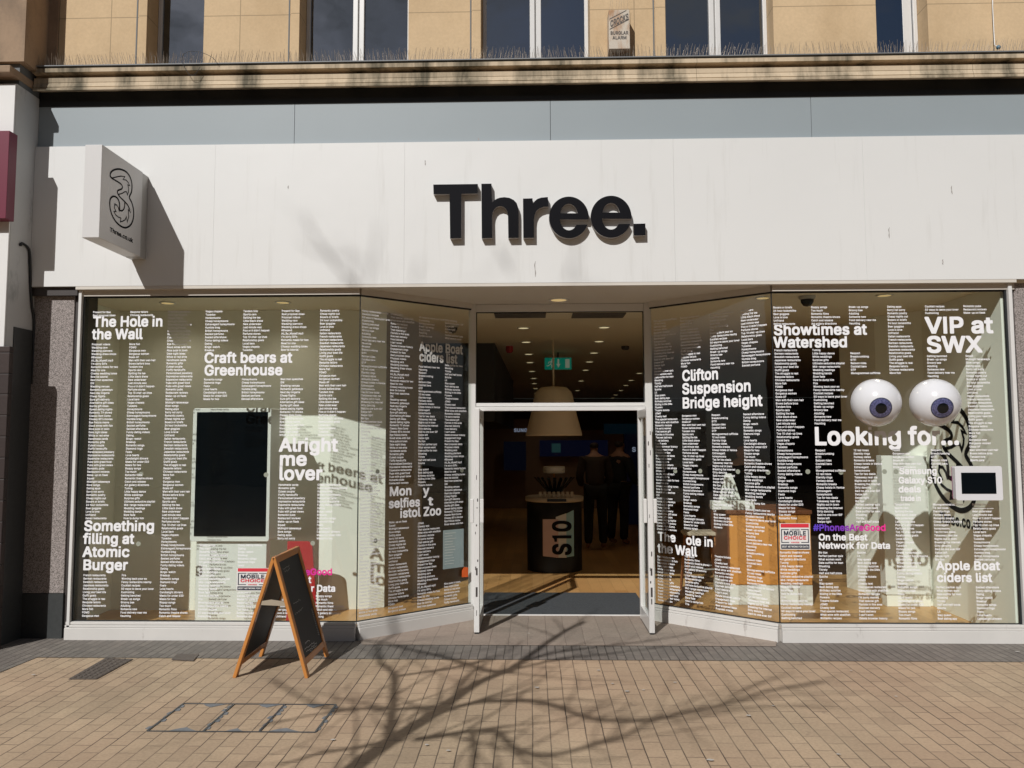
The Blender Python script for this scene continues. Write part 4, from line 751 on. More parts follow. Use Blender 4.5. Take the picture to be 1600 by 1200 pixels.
b = B(); p0 = Vector(fsign(171.5, 359.5)); p1 = Vector(fsign(207.5, 377)); sz = .052; nat = tw('Three.co.uk', sz, -.02)
dv = (p1-p0); put_text(b, 'Three.co.uk', lambda u, v: (-3.2915, p0.x+u, p0.y+v-.012), sz, dv.length/nat, -.02); b.build('lettering', M['black'], ps)
# alarm box
t = thing('alarm_box', (PY(967, 60, -.13).x, -.05, 5.0), 'rusty old burglar alarm box on the stone wall between two upstairs windows', 'alarm')
a = PY(951, 15.5, -.12); c = PY(984.5, 76, -.12)
m, N, L, bs = newmat('rusty_white_enamel'); p = wpos(N)
cc = mixc(N, L, ramp(N, L, noise(N, L, mapv(N, L, p, (14, 14, 5)), 1, 6, .6), [(.42, 0.), (.62, 1.)]), (.52, .46, .38), (.36, .2, .1)); L.new(cc, bs.inputs['Base Color']); bs.inputs['Roughness'].default_value = .7
B().box(a.x, c.x, -.12, .018, c.z, a.z).build('case', m, t, bevel=.004)
def af(u, v): return (a.x+u*(c.x-a.x), -.1215, c.z+v*(a.z-c.z))
b = B(); H = a.z-c.z; W = c.x-a.x
put_text(b, 'CROCKS', lambda u, v: (a.x+W*.07+u, -.1215, c.z+H*.55+v+u*.42), H*.19/.72*.9, W*.88/tw('CROCKS', H*.19/.72*.9), 0)
strokes(b, [(.03, .5), (.97, .75)], af, .02); strokes(b, [(.03, .76), (.85, .98)], af, .02)
put_text(b, 'BURGLAR', lambda u, v: (a.x+W*.07+u, -.1215, c.z+H*.36+v), H*.09/.72, W*.86/tw('BURGLAR', H*.09/.72))
put_text(b, 'ALARM', lambda u, v: (a.x+W*.17+u, -.1215, c.z+H*.24+v), H*.09/.72, W*.68/tw('ALARM', H*.09/.72)); b.build('lettering', plain('faded_black_print', (.09, .08, .075), .8), t)
b = B()
for i in range(7):
    x = a.x+.01+i*(W-.02)/6; b.tube([(x, -.05, a.z), (x+random.uniform(-.02, .02), -.06, a.z+.12)], .0012, 3, False)
b.build('pigeon_spikes', M['spike'], t)
# loose wires
pts = [PY(x, y, -.15) for x, y in [(313, 104), (305, 116), (297, 117), (290, 108), (284, 94), (288, 84), (298, 80), (315, 82), (332, 90), (341, 101)]]
o = B().tube(smooth_pts(pts, 4), .0022, 5).build('loose_wire', M['gasket'], None, pts[0]); tag(o, 'thin black wire looping over the cornice under the left upstairs window', 'wire')
pts = [PY(1551, -20, -.02), PY(1551, 10, -.02), PY(1553, 50, -.02), PY(1554, 70, -.03), PY(1560, 74, -.06)]
t = thing('cable', pts[0], 'thin white cable with a blue end hanging down the stone wall at top right', 'cable')
B().tube(pts, .004, 6).build('cord', M['white'], t); B().sphere(pts[-1], .018, 12, 8).build('plug', plain('blue_plug', (.06, .15, .22), .4), t)
# ================================================================ NEIGHBOUR
nb = thing('neighbouring_building', (-5, -.3, 0), 'building at the left edge with white painted pier, stone above and brown brick base', 'building')
B().box(-9, PY(39, 60, -.3).x, -.30, 1.2, PY(20, 96, -.3).z, 9).box(PY(39, 60, -.3).x, XW-.002, -.0, .6, 4.64, 9).build('stone_wall', M['stone2'], nb)
B().box(-9, PY(16, 105, -.4).x, -.4, -.05, PY(10, 113, -.4).z, PY(10, 101, -.4).z).build('string_course', M['stone2'], nb, bevel=.01)
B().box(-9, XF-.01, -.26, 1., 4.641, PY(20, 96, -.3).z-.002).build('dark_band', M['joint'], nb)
B().box(-9, XF-.001, -.30, 1.2, 0, 4.64).build('white_pier', M['pier'], nb, bevel=.004)
B().box(-9, XF-.004, -.315, -.301, 2.3, 4.63).build('pier_facing', M['white'], nb)
B().box(-9, -4.235, -.34, -.29, 0.0, PY(14, 541, -.34).z).build('brick_base', M['brick'], nb, bevel=.004)
B().box(XF-.03, XF+.006, -.21, .035, 0.0, 2.6).build('dark_return', M['granitedark'], nb)
xm = PY(12, 270, -.42).x
z1 = PY(12, 204, -.42).z; z0 = PY(12, 341, -.42).z
o = B().box(-9, xm, -.42, -.318, z0, z1).build('side_sign', M['maroon'], None, (xm, -.42, z0), bevel=.003); tag(o, 'plain maroon sign board on the white neighbouring building at the left edge', 'sign')
pts = [PX(x, y, -4.29) for x, y in [(32, 384), (34, 380), (42, 385), (46, 394), (47, 420), (48, 450)]]+[PX(x, y, -4.29) for x, y in [(50, 480), (53, 500), (52, 540), (50, 600)]]
o = B().tube(smooth_pts(pts, 3), .011, 6).build('black_cable', M['gasket'], None, pts[0]); tag(o, 'black cable running down the side of the white pier at the left', 'cable')
# ================================================================ DISPLAY TOTEM (left window)
Yd = .5; a = PY(302, 638, Yd); c = PY(420, 846, Yd)
t = thing('display_screen', ((a.x+c.x)/2, Yd+.1, 0), 'tall portrait black screen in a white frame and stand in the left window', 'screen')
def rrect(x0, x1, z0, z1, r, y, n=5):
    out = []
    for cx, cz, a0 in ((x1-r, z1-r, 0), (x0+r, z1-r, 90), (x0+r, z0+r, 180), (x1-r, z0+r, 270)):
        for i in range(n+1): an = radians(a0+90*i/n); out.append((cx+r*cos(an), y, cz+r*sin(an)))
    return out
B().slab(rrect(a.x, c.x, c.z, a.z, .02, Yd), (0, .27, 0)).build('screen_frame', M['panelw'], t, bevel=.003)
e0 = PY(308, 644, Yd); e1 = PY(415, 838, Yd)
B().box(e0.x, e1.x, Yd-.003, Yd+.01, e1.z, e0.z).build('screen', M['screen'], t)
B().box(a.x+.05, c.x-.03, Yd+.03, Yd+.13, .006, c.z-.002).build('stand', M['panelw'], t, bevel=.003)
# red board behind the chalkboard
p0 = PY(449, 846, .7); p1 = PY(484, 846, .7); p2 = PY(492, 900, .7); p3 = PY(455, 968, .7)
o = B().slab([(p0.x, .7, .0055), (p2.x+.03, .7, .0055), (p1.x+.02, .7, p1.z-.02), (p1.x-.02, .7, p1.z), (p0.x, .7, p0.z)], (0, .03, 0)).build('red_promo_board', M['red'], None, (p0.x, .7, 0)); tag(o, 'plain red promotional board standing inside the left window behind the chalkboard', 'board')
# white totem in the right window
a = PY(1377, 712, 1.38); c = PY(1457, 945, 1.38)
t = thing('display_totem', ((a.x+c.x)/2, 1.42, 0), 'tall plain white display totem under the eyeballs in the right window', 'display stand')
B().box(a.x, c.x, 1.38, 1.5, .12, a.z).build('panel', M['panelw'], t, bevel=.004); B().box(a.x+.01, c.x-.01, 1.39, 1.5, .006, .115).build('base', M['wallwhite'], t)
b = B()
for x, w_ in ((.05, .04), (.14, .03), (.22, .05), (.32, .05)): b.box(a.x+x, a.x+x+w_, 1.3785, 1.381, .19, .21)
b.build('icon_print', M['alugrey'], t)
# large 3 emblem on the right-hand display wall
t = thing('wall_emblem', (3.94, .8, 1.1), 'large black swirling emblem and web address on the wall behind the small tablet', 'wall graphic')
def fw_(x, y):
    u = (x-171)/(209.5-171); v = (356-y)/(356-264); return (1.36-u*.8, .99+v*1.0)
fw_.out = lambda u, v: (3.9475, u, v)
b = B(); logo(b, fw_, .044); b.build('emblem', M['black'], t)
b = B(); put_text(b, 'Three.co.uk', lambda u, v: (3.9475, 1.22-u, .84+v), .15, .72/tw('Three.co.uk', .15)); b.build('lettering', M['black'], t)
# eyeballs
for (ex, ey, ix, iy, lab) in ((1369, 629, .2, -.24, 'giant glossy eyeball on the right window, the left one of the pair'), (1461, 629, .3, -.24, 'giant glossy eyeball on the right window, the one nearer the granite pier')):
    cpt = PY(ex, ey, .01); r = .198; t = thing('giant_eyeball', (cpt.x, .03, cpt.z), lab, 'eyeball', 'giant eyeballs stuck on the window')
    cpt = Vector((cpt.x, .02, cpt.z)); b = B(); b.sphere(cpt, r, 48, 28)
    # keep front part only (in front of the glass)
    b2 = B(); keep = [f for f in b.F if all(b.V[i][1] <= .046 for i in f)]; b2.add(b.V, keep, True); b2.build('sclera', M['eyewhite'], t)
    cdv = (CAMP-cpt).normalized(); rx_ = Vector((-cdv.y, cdv.x, 0)).normalized(); uy_ = cdv.cross(rx_); uy_ = uy_ if uy_.z > 0 else -uy_; d = (cdv*sqrt(1-ix*ix-iy*iy)+rx_*ix+uy_*iy).normalized(); ax = d.orthogonal().normalized(); ay = d.cross(ax)
    def cap(name, a0, a1, rr, mat):
        b = B(); n = 40; m_ = 8; V = []; F = []
        for j in range(m_+1):
            an = a0+(a1-a0)*j/m_
            for i in range(n): th = 2*pi*i/n; V.append(cpt+(d*cos(an)+(ax*cos(th)+ay*sin(th))*sin(an))*rr)
        for j in range(m_):
            for i in range(n): F.append((j*n+i, (j+1)*n+i, (j+1)*n+(i+1) % n, j*n+(i+1) % n))
        b.add(V, F, True); return b.build(name, mat, t)
    m, N, L, bs = newmat('iris'); ob = N.new('ShaderNodeTexCoord'); v = noise(N, L, mapv(N, L, wpos(N), (1, 1, 1)), 95, 3)
    L.new(mixc(N, L, ramp(N, L, v, [(.38, 0.), (.62, 1.)]), (.04, .042, .10), (.125, .13, .26)), bs.inputs['Base Color']); bs.inputs['Roughness'].default_value = .2; bs.inputs['Coat Weight'].default_value = .5
    cap('iris', radians(10), radians(24), r*1.004, m); cap('iris_rim', radians(23.5), radians(25.5), r*1.005, M['navy']); cap('pupil', 0.0005, radians(12.5), r*1.009, M['screen'])
# tablet on the window
a = PY(1492, 728.5, -.03); c = PY(1568, 782, -.03); t = thing('tablet_display', ((a.x+c.x)/2, 0, c.z), 'small white-framed tablet screen fixed to the glass at the far right', 'tablet')
B().slab(rrect(a.x, c.x, c.z, a.z, .016, -.03), (0, .05, 0)).build('bezel', M['eyewhite'], t, bevel=.002); B().slab(rrect(a.x+.01, c.x-.01, c.z+.004, a.z-.004, .014, .0), (0, .045, 0)).build('case', M['magenta'], t)
e0 = PY(1501.5, 738.5, -.03); e1 = PY(1557, 771.5, -.03); B().box(e0.x, e1.x, -.032, -.028, e1.z, e0.z).build('screen', M['screen'], t)
# orange display table
tx0, tx1, ty = 1.98, 2.79, 1.46
t = thing('orange_display_table', ((tx0+tx1)/2, ty+.3, 0), 'orange-fronted wooden display table with white skirting in the right window', 'table')
B().box(tx0, tx1, ty, ty+.75, .2, .9).build('front_panel', M['orange'], t, bevel=.004); B().box(tx0-.016, tx0-.001, ty+.02, ty+.74, .2, .9).build('side_panel', M['brownwood'], t)
B().box(tx0-.01, tx1-.001, ty-.006, ty+.7, .006, .195).build('skirting', M['panelw'], t); B().box(tx0-.03, tx1+.01, ty-.02, ty+.77, .903, .94).build('table_top', M['brownwood'], t, bevel=.003)
t = thing('showcard_stand', (1.95, 1.7, .94), 'white card and box display standing on the orange table by the angled pane', 'display card')
B().box(1.82, 2.25, 1.5, 1.6, .941, 1.03).build('box', M['panelw'], t, bevel=.003); b = B(); b.slab([(1.92, 1.62, 1.035), (2.14, 1.62, 1.035), (2.09, 1.62, 1.2), (2.05, 1.62, 1.3), (1.99, 1.62, 1.3)], (0, .02, 0)); b.box(1.99, 2.02, 1.62, 1.66, .941, 1.04).build('card', M['panelw'], t)
b = B()
for i in range(4): strokes(b, [(1.97+i*.035, 1.09), (1.965+i*.035, 1.17), (1.985+i*.035, 1.12)], lambda u, v: (u, 1.618, v), .01)
b.build('print', M['gasket'], t)
# stool
sx0, sy0 = 1.83, 2.15; t = thing('bar_stool', (sx0, sy0, 0), 'wooden stool with splayed legs behind the right angled pane', 'stool')
B().slab(rrect(sx0-.19, sx0+.19, -.16, .16, .04, 0), (0, .035, 0)).V
b = B(); pts = rrect(sx0-.19, sx0+.19, -.15, .15, .05, 0); b.slab([(x, sy0+z, .62) for x, y, z in pts], (0, 0, .035)); b.build('seat', M['beige'], t, bevel=.004)
for dx in (-1, 1):
    for dy in (-1, 1): B().tube([(sx0+dx*.14, sy0+dy*.11, .62), (sx0+dx*.19, sy0+dy*.15, .006)], [.018, .015], 8).build('leg', M['stoolwood'], t)
B().tube([(sx0-.165, sy0-.13, .26), (sx0+.165, sy0-.13, .26)], .01, 6).tube([(sx0-.165, sy0+.13, .26), (sx0+.165, sy0+.13, .26)], .01, 6).each('footrest', M['alugrey'], t)
# ================================================================ STORE INTERIOR
def downlight(p, name, label, r=.062, mat='lampglow', z=None, group='recessed ceiling downlights'):
    t = thing(name, p, label, 'ceiling light', group)
    B().lathe((p.x, p.y, p.z), [(r*1.25, -.001), (r*1.22, -.008), (r, -.009), (r*.97, -.004)], 24).build('trim', M['alu'], t)
    B().lathe((p.x, p.y, p.z), [(r*.96, -.006), (.001, -.006)], 24).build('lamp', M[mat], t)
    return t
def ordn(i): return ['first', 'second', 'third', 'fourth', 'fifth', 'sixth', 'seventh', 'eighth', 'ninth'][i]
rows = {'left': [(818, 512), (822, 534), (826, 553), (828, 566), (831, 580), (834, 591), (835, 599), (837, 607), (838, 614)], 'middle': [(944, 511), (936, 533), (928, 551), (921, 565), (915, 578), (908, 595), (902, 610)], 'far right': [(999, 583), (986, 594), (978, 602), (970, 610), (962, 617), (957, 622), (951, 627)]}
protod = None
for rn, L_ in rows.items():
    for i, (x, y) in enumerate(L_):
        p = PZ(x, y, 2.95); lab = 'round recessed downlight, %s from the entrance in the %s row seen through the doorway' % (ordn(i), rn)
        if protod is None: protod = downlight(p, 'downlight', lab)
        else: q = copy_tree(protod); q.location = p; q['label'] = lab
for (x, y, z, lab, mm) in ((262, 473, 2.95, 'round downlight in the ceiling of the left window, nearest the granite pier', 'lampglow2'), (442, 472, 2.95, 'round downlight in the ceiling of the left window, nearer the doorway', 'lampglow2'), (1192, 465, 2.95, 'round downlight in the ceiling above the right angled pane', 'lampglow2'), (1382, 461, 2.95, 'round downlight in the ceiling of the right window above the eyeballs', 'lampglow2'), (873, 468, 2.944, 'round downlight in the outside soffit in front of the doors', 'lampglow2')):
    downlight(PZ(x, y, z), 'downlight', lab, .06 if y != 468 else .075, mm)
for (x0, x1) in ((772, 853), (895, 978)):
    p = PZ(x0, 489, 2.95); q = PZ(x1, 489, 2.95); p2 = PZ(x0, 496, 2.95)
    o = B().box(p.x, q.x, p.y, p2.y, 2.94, 2.9505).build('ceiling_vent', M['darktrim'], None, (p.x, p.y, 2.94)); tag(o, 'long dark slot vent in the shop ceiling just inside the doors, %s of the two' % ('left' if x0 < 800 else 'right'), 'vent', 'slot vents in the shop ceiling')
for (x, y) in ((826, 553), (835, 599), (928, 551), (908, 595), (986, 594), (838, 614)):
    ld = bpy.data.lights.new('downlight_beam', 'SPOT'); ld.energy = 6; ld.color = (1, .8, .55); ld.spot_size = radians(120); ld.spot_blend = .8; ld.shadow_soft_size = .06
    lo_ = bpy.data.objects.new('downlight_beam', ld); C.objects.link(lo_); lo_.location = PZ(x, y, 2.95)+Vector((0, 0, -.03))
for (x, y, e_w) in ((262, 473, 9), (442, 472, 9), (1382, 461, 9), (1192, 465, 5)):
    ld = bpy.data.lights.new('downlight_beam', 'SPOT'); ld.energy = e_w; ld.color = (1, .88, .68); ld.spot_size = radians(150); ld.spot_blend = .9; ld.shadow_soft_size = .06
    lo_ = bpy.data.objects.new('downlight_beam', ld); C.objects.link(lo_); lo_.location = PZ(x, y, 2.95)+Vector((0, 0, -.03))
# pendant lamp
lp = PZ(866, 885, 0); lx, ly = lp.x, 3.62
t = thing('pendant_lamp', (lx, ly, 2.95), 'big cream dome pendant lamp hanging above the round table', 'lamp')
B().lathe((lx, ly, 0), [(.01, 2.35), (.17, 2.33), (.235, 2.27), (.265, 2.15), (.30, 1.98), (.365, 1.73), (.365, 1.705), (.355, 1.705), (.29, 1.98), (.25, 2.2), (.01, 2.3)], 40).build('lamp_shade', M['shade'], t)
B().tube([(lx, ly, 2.34), (lx, ly, 2.949)], .012, 8).build('rod', M['shade'], t)
# exit sign
a = PY(851, 559, 5.); c = PY(893, 577, 5.); t = thing('exit_sign', ((a.x+c.x)/2, 5, c.z), 'green hanging emergency exit sign with running figure, arrow and door', 'sign')
B().box(a.x, c.x, 5, 5.03, c.z, a.z).build('panel', M['green'], t); B().box((a.x+c.x)/2-.01, (a.x+c.x)/2+.01, 5.01, 5.02, a.z, 2.949).build('bracket', M['darktrim'], t)
W = c.x-a.x; H = a.z-c.z; f = lambda u, v: (a.x+u*W, 4.998, c.z+v*H)
b = B(); b.quad(f(.77, .12), f(.93, .12), f(.93, .88), f(.77, .88)); b.quad(f(.48, .88), f(.48, .45), f(.54, .45), f(.54, .88)); b.quad(f(.43, .47), f(.51, .14), f(.59, .47))
b.add([f(.27+.025*cos(i), .8+.07*sin(i)) for i in [k*2*pi/10 for k in range(10)]], [tuple(range(10))])
for pp in ([(.26, .72), (.22, .42)], [(.22, .44), (.13, .3), (.07, .3)], [(.22, .44), (.28, .3), (.25, .12)], [(.26, .68), (.16, .62), (.13, .5)], [(.26, .68), (.33, .55)]):
    strokes(b, [(u*W, v*H) for u, v in pp], lambda u, v: (a.x+u, 4.997, c.z+v), .012)
b.build('pictogram', M['exitwhite'], t)
p = PZ(796, 541, 2.95); o = B().lathe(p, [(.05, -.001), (.05, -.07), (.035, -.09), (.001, -.09)], 16).build('alarm_beacon', M['red'], None, p); tag(o, 'small red fire alarm beacon on the shop ceiling left of the exit sign', 'alarm')
p = PZ(977, 541, 2.95); o = B().lathe(p, [(.055, -.001), (.055, -.03), (.04, -.05), (.001, -.05)], 16).build('smoke_detector', M['darktrim'], None, p); tag(o, 'dark smoke detector on the shop ceiling between the light rows', 'smoke detector')
for (x, y, lab, s_) in ((1261, 468, 'black dome camera on the ceiling inside the right window', 1.), (707, 513, 'black dome camera on the ceiling behind the left angled pane', 1.)):
    p = PZ(x, y-5, 2.95); t = thing('dome_camera', p, lab, 'security camera', 'black dome security cameras'); B().lathe(p, [(.075, -.001), (.072, -.02), (.06, -.03)], 20).build('mount', M['alugrey'], t); B().lathe(p, [(.058, -.03), (.055, -.055), (.035, -.085), (.001, -.095)], 20).build('dome', M['screen'], t)
# round table with phones
t = thing('round_display_table', (lx, ly, 0), 'round table with black drum base and pale top under the pendant lamp', 'table')
B().lathe((lx, ly, 0), [(.35, .005), (.352, .87), (.01, .87)], 48).build('drum_base', M['wallblack'], t); B().lathe((lx, ly, 0), [(.01, .872), (.37, .872), (.375, .89), (.375, .925), (.36, .93), (.01, .93)], 48).build('table_top', M['beige'], t)
a = PY(848, 797, ly-.37); c = PY(897, 869, ly-.37); Yp = ly-.372
ph = thing('poster', ((a.x+c.x)/2, Yp, c.z), 'pastel poster with big sideways black characters on the front of the drum table', 'poster'); W = c.x-a.x; H = a.z-c.z
pk = plain('pale_pink_print', (.6, .42, .39), .5); tl = plain('pale_teal_print', (.3, .52, .58), .5); wh = plain('pale_grey_print', (.66, .66, .63), .5)
B().slab([(a.x, Yp, c.z), (a.x+W*.5, Yp, c.z-.02), (a.x+W*.5, Yp, c.z+H*.8), (a.x, Yp, c.z+H*.8)], (0, .004, 0)).build('pink_phone', pk, ph)
B().slab([(a.x+W*.42, Yp+.005, c.z-.02), (a.x+W*.76, Yp+.005, c.z-.02), (a.x+W*.76, Yp+.005, c.z+H*.93), (a.x+W*.42, Yp+.005, c.z+H*.85)], (0, .004, 0)).build('white_phone', wh, ph)
B().slab([(a.x+W*.7, Yp+.01, c.z-.02), (a.x+W, Yp+.01, c.z), (a.x+W, Yp+.01, c.z+H), (a.x+W*.7, Yp+.01, c.z+H*.9)], (0, .004, 0)).build('teal_phone', tl, ph)
b = B(); sz = W*.62/.72; put_text(b, 'S10', lambda u, v: (a.x+W*.92-v, Yp-.002, c.z+.01+u), sz, H*.78/tw('S10', sz)); b.build('lettering', M['black'], ph)
st = thing('phone_stand', (lx, ly, .93), 'round phone display stand with a white ring on the round table', 'display stand')
B().lathe((lx, ly, 0), [(.001, 1.31), (.135, 1.31), (.14, 1.3), (.14, 1.225), (.001, 1.225)], 32).build('ring', M['panelw'], st); B().tube([(lx, ly, .94), (lx, ly, 1.22)], .012, 8).build('column', M['orange'], st)
for i in range(9):
    an = radians(200+i*17.5); d = Vector((cos(an), sin(an), 0)); c0 = Vector((lx, ly, .98))+d*.1; c1 = Vector((lx, ly, 1.17))+d*.27; sd = Vector((-d.y, d.x, 0))*.02
    B().slab([c0-sd, c0+sd, c1+sd, c1-sd], (0, 0, .01)).build('phone', M['screen'], st)
for i in range(8):
    x = lx-.2+i*.057; B().box(x, x+.035, ly-.26, ly-.22, .932, 1.0).build('block', M['beige'], st, bevel=.003)
B().box(lx-.1, lx+.14, ly-.385, ly-.376, .885, .92).build('label_plate', M['screen'], st)
# screens and panels deep in the shop
def wallpanel(x0, y0, x1, y1, Y, mat, name, label, cat):
    a = PY(x0, y0, Y); c = PY(x1, y1, Y); o = B().box(a.x, c.x, Y, Y+.08, c.z, a.z).build(name, mat, None, ((a.x+c.x)/2, Y, c.z)); tag(o, label, cat); return o
def scr(col, s): return emis('lit_screen', col, s)
wallpanel(742, 655, 842, 800, 12.5, plain('brown_store_wall', (.26, .18, .13), .8), 'store_wall_panel', 'dim brown wall section at the back of the shop, left of the lamp', 'wall panel')
wallpanel(820, 672, 975, 800, 12.45, plain('brown_store_wall', (.28, .19, .14), .8), 'store_wall_panel', 'dim brown wall section at the back of the shop, behind the round table', 'wall panel')
t = thing('menu_screen', (PY(885, 700, 12.3).x, 12.3, 1.3), 'wide dark blue screen on the back wall behind the pendant lamp', 'screen')
a = PY(843, 688, 12.3); c = PY(950, 713, 12.3); B().box(a.x, c.x, 12.3, 12.4, c.z, a.z).build('screen', scr((.0015, .0025, .01), .6), t)
a = PY(862, 693, 12.28); c = PY(876, 707, 12.28); B().box(a.x, c.x, 12.28, 12.29, c.z, a.z).build('picture', scr((.008, .025, .025), .9), t)
wallpanel(787, 690, 822, 735, 12.2, scr((.001, .002, .006), .6), 'portrait_screen', 'dim portrait poster screen at the back left of the shop', 'screen')
wallpanel(944, 662, 996, 678, 9.0, scr((0, .005, .009), .5), 'teal_panel', 'dark teal strip panel high at the back right of the shop', 'panel')
wallpanel(976, 678, 1010, 860, 8.9, scr((.0005, .001, .005), .5), 'navy_display_wall', 'tall navy display wall at the back right carrying a white letter S', 'display wall')
for (x, y, s, Y) in ((803, 675, 'SUNG', 9.5), (987.5, 706, 'S', 8.85)):
    p = PY(x, y, Y); b = B(); put_text(b, s, lambda u, v: (p.x+u, Y-.01, p.z+v), .1 if len(s) > 1 else .13, 1., .02)
    o = b.build('lit_lettering', emis('dim_white_letters', (.25, .3, .4), .55), None, p); tag(o, 'dim white word glowing left of the pendant lamp' if len(s) > 1 else 'dim white letter S glowing at the right edge of the doorway', 'sign')
# people
def person(name, label, x, y, rz, h, top, legs, hair, lean=0., arm=.25):
    t = thing(name, (x, y, 0.004), label, 'person')
    s = h/1.75; R = Matrix.Rotation(rz, 3, 'Z')
    def T(v): q = R @ Vector(v); return (q.x*s, q.y*s, v[2]*s if True else 0)
    def skin(nm, verts, edges, rads, mat, par, sub=2):
        me = bpy.data.meshes.new(nm); me.from_pydata([T(v) for v in verts], edges, []); o = bpy.data.objects.new(nm, me); C.objects.link(o); o.parent = par
        md = o.modifiers.new('skin', 'SKIN'); md.use_smooth_shade = True
        for i, r in enumerate(rads): me.skin_vertices[0].data[i].radius = (r[0]*s, r[1]*s)
        me.skin_vertices[0].data[0].use_root = True
        sb = o.modifiers.new('sub', 'SUBSURF'); sb.levels = sub; sb.render_levels = sub; me.materials.append(mat); return o
    L = lean
    V = [(0, 0, .95), (0, .02*L, 1.12), (0, .10*L, 1.32), (0, .16*L, 1.45), (0, .2*L, 1.53), (0, .24*L+.01, 1.6), (0, .24*L+.02, 1.68),
         (.1, 0, .92), (.11, .01, .5), (.12, -.03, .08), (.12, .12, .04), (-.1, 0, .92), (-.11, -.01, .5), (-.12, -.05, .08), (-.12, .1, .04),
         (.18, .13*L, 1.42), (.25, .1*L, 1.15), (.2, .15*L+arm, .98), (.19, .17*L+arm+.08, .95), (-.18, .13*L, 1.42), (-.25, .1*L, 1.15), (-.2, .15*L+arm, .98), (-.19, .17*L+arm+.08, .95)]
    E_ = [(0, 1), (1, 2), (2, 3), (3, 4), (4, 5), (5, 6), (0, 7), (7, 8), (8, 9), (9, 10), (0, 11), (11, 12), (12, 13), (13, 14), (3, 15), (15, 16), (16, 17), (17, 18), (3, 19), (19, 20), (20, 21), (21, 22)]
    Rr = [(.13, .1), (.13, .1), (.15, .11), (.11, .08), (.05, .05), (.075, .085), (.07, .085), (.085, .085), (.055, .055), (.04, .04), (.035, .03), (.085, .085), (.055, .055), (.04, .04), (.035, .03), (.055, .055), (.043, .043), (.03, .03), (.03, .018), (.055, .055), (.043, .043), (.03, .03), (.03, .018)]
    body = skin('body', V, E_, Rr, M['skin'], t)
    g = .02
    skin('top', V[:4]+[V[15], V[16], (V[17][0]*1.0, V[17][1]-.03, V[17][2]+.02), V[19], V[20], (V[21][0], V[21][1]-.03, V[21][2]+.02)], [(0, 1), (1, 2), (2, 3), (3, 4), (4, 5), (5, 6), (3, 7), (7, 8), (8, 9)], [(.15+g, .12+g), (.14+g, .11+g), (.155+g, .12+g), (.1+g, .08+g), (.065+g, .065+g), (.05+g, .05+g), (.04+g, .04+g)]+[(.065+g, .065+g), (.05+g, .05+g), (.04+g, .04+g)], top, t)
    skin('trousers', [V[0], V[7], V[8], V[9], V[11], V[12], V[13]], [(0, 1), (1, 2), (2, 3), (0, 4), (4, 5), (5, 6)], [(.145+g, .115+g), (.09+g, .09+g), (.062+g, .062+g), (.05+g, .05+g), (.09+g, .09+g), (.062+g, .062+g), (.05+g, .05+g)], legs, t)
    skin('hair', [(0, .24*L-.045, 1.575), (0, .24*L-.02, 1.7)], [(0, 1)], [(.075, .06), (.095, .11)], hair, t)
    b = B(); c = T((0, .24*L+.11, 1.63)); b.sphere((c[0]+x, c[1]+y, c[2]+.004), .016*s, 8, 6); b.build('nose', M['skin'], t)
    return t
person('person', 'person in a brown jacket seen from behind at the round table, leaning over phones', PZ(926, 850).x, 5.4, 0, 1.66, M['jacket'], M['clothes'], M['hair'], .8)
person('person', 'person in black clothes standing behind the one in the brown jacket', PZ(962, 846).x, 5.9, radians(-40), 1.68, M['clothes'], M['clothes'], M['hair'], .3)
person('person', 'auburn-haired person in dark clothes glimpsed through the right angled pane', PY(1160, 730, 3.6).x, 3.6, radians(150), 1.62, M['clothes'], M['clothes'], M['ginger'], .2)
# ================================================================ A-BOARD
t = thing('chalkboard_sign', (-1.84, -.71, 0), 'wooden A-frame chalkboard standing on the pavement left of the doorway', 'A-board')
apex = PY(428, 870, -1.0).z; xa = (PY(428, 868, -1.0).x+PY(465, 851, -.43).x)/2
for sd, xf, lab in ((-1, -2.1, 'left leaf'), (1, -1.567, 'right leaf')):
    yA, yB = -1.0, -.43; top = Vector((xa+sd*.012, 0, apex)); bot = Vector((xf, 0, .002)); d = (bot-top); n = Vector((-d.z, 0, d.x)).normalized()*(-1 if sd < 0 else 1)
    if n.x*sd < 0: n = -n
    def Q(s, y, o): q = top+d*s+n*o; return (q.x, y, q.z)
    def bar(b, s0, s1, y0, y1, o0, o1):
        V = [Q(s, y, o) for o in (o0, o1) for y in (y0, y1) for s in (s0, s1)]
        b.add(V, [(0, 2, 3, 1), (4, 5, 7, 6), (0, 1, 5, 4), (2, 6, 7, 3), (0, 4, 6, 2), (1, 3, 7, 5)]); return b
    th = .024
    fr = bar(bar(B(), 0, 1, yA, yA+.05, 0, -th), 0, 1, yB-.05, yB, 0, -th)
    fr = bar(bar(fr, .0, .055, yA+.05, yB-.05, -.001, -th+.001), .855, .905, yA+.05, yB-.05, -.001, -th+.001)
    f_ = fr.build('frame', M['oakframe'], t, bevel=.004)
    bar(B(), .055, .855, yA+.05, yB-.05, -.008, -.016).build('blackboard', M['chalk'], t)
    b = B(); random.seed(11)
    if sd > 0:
        for (s, y, l) in ((.12, -.9, .16), (.145, -.88, .14), (.80, -.9, .25), (.825, -.88, .28), (.845, -.8, .18), (.76, -.86, .12), (.5, -.9, .2), (.42, -.88, .18)):
            pts = []; k = 0
            while k < l: pts.append((y+k, s+random.uniform(-.008, .008))); k += .014
            strokes(b, pts, lambda u, v: Q(v, u, -.0065), .005 if s > .7 else .0025)
        for k in range(12): strokes(b, [(-.51, .55+k*.02), (-.535, .56+k*.02), (-.505, .567+k*.02)], lambda u, v: Q(v, u, -.0065), .003)
        b.build('chalk_writing', M['chalkmark'], t)
zc = apex*.6
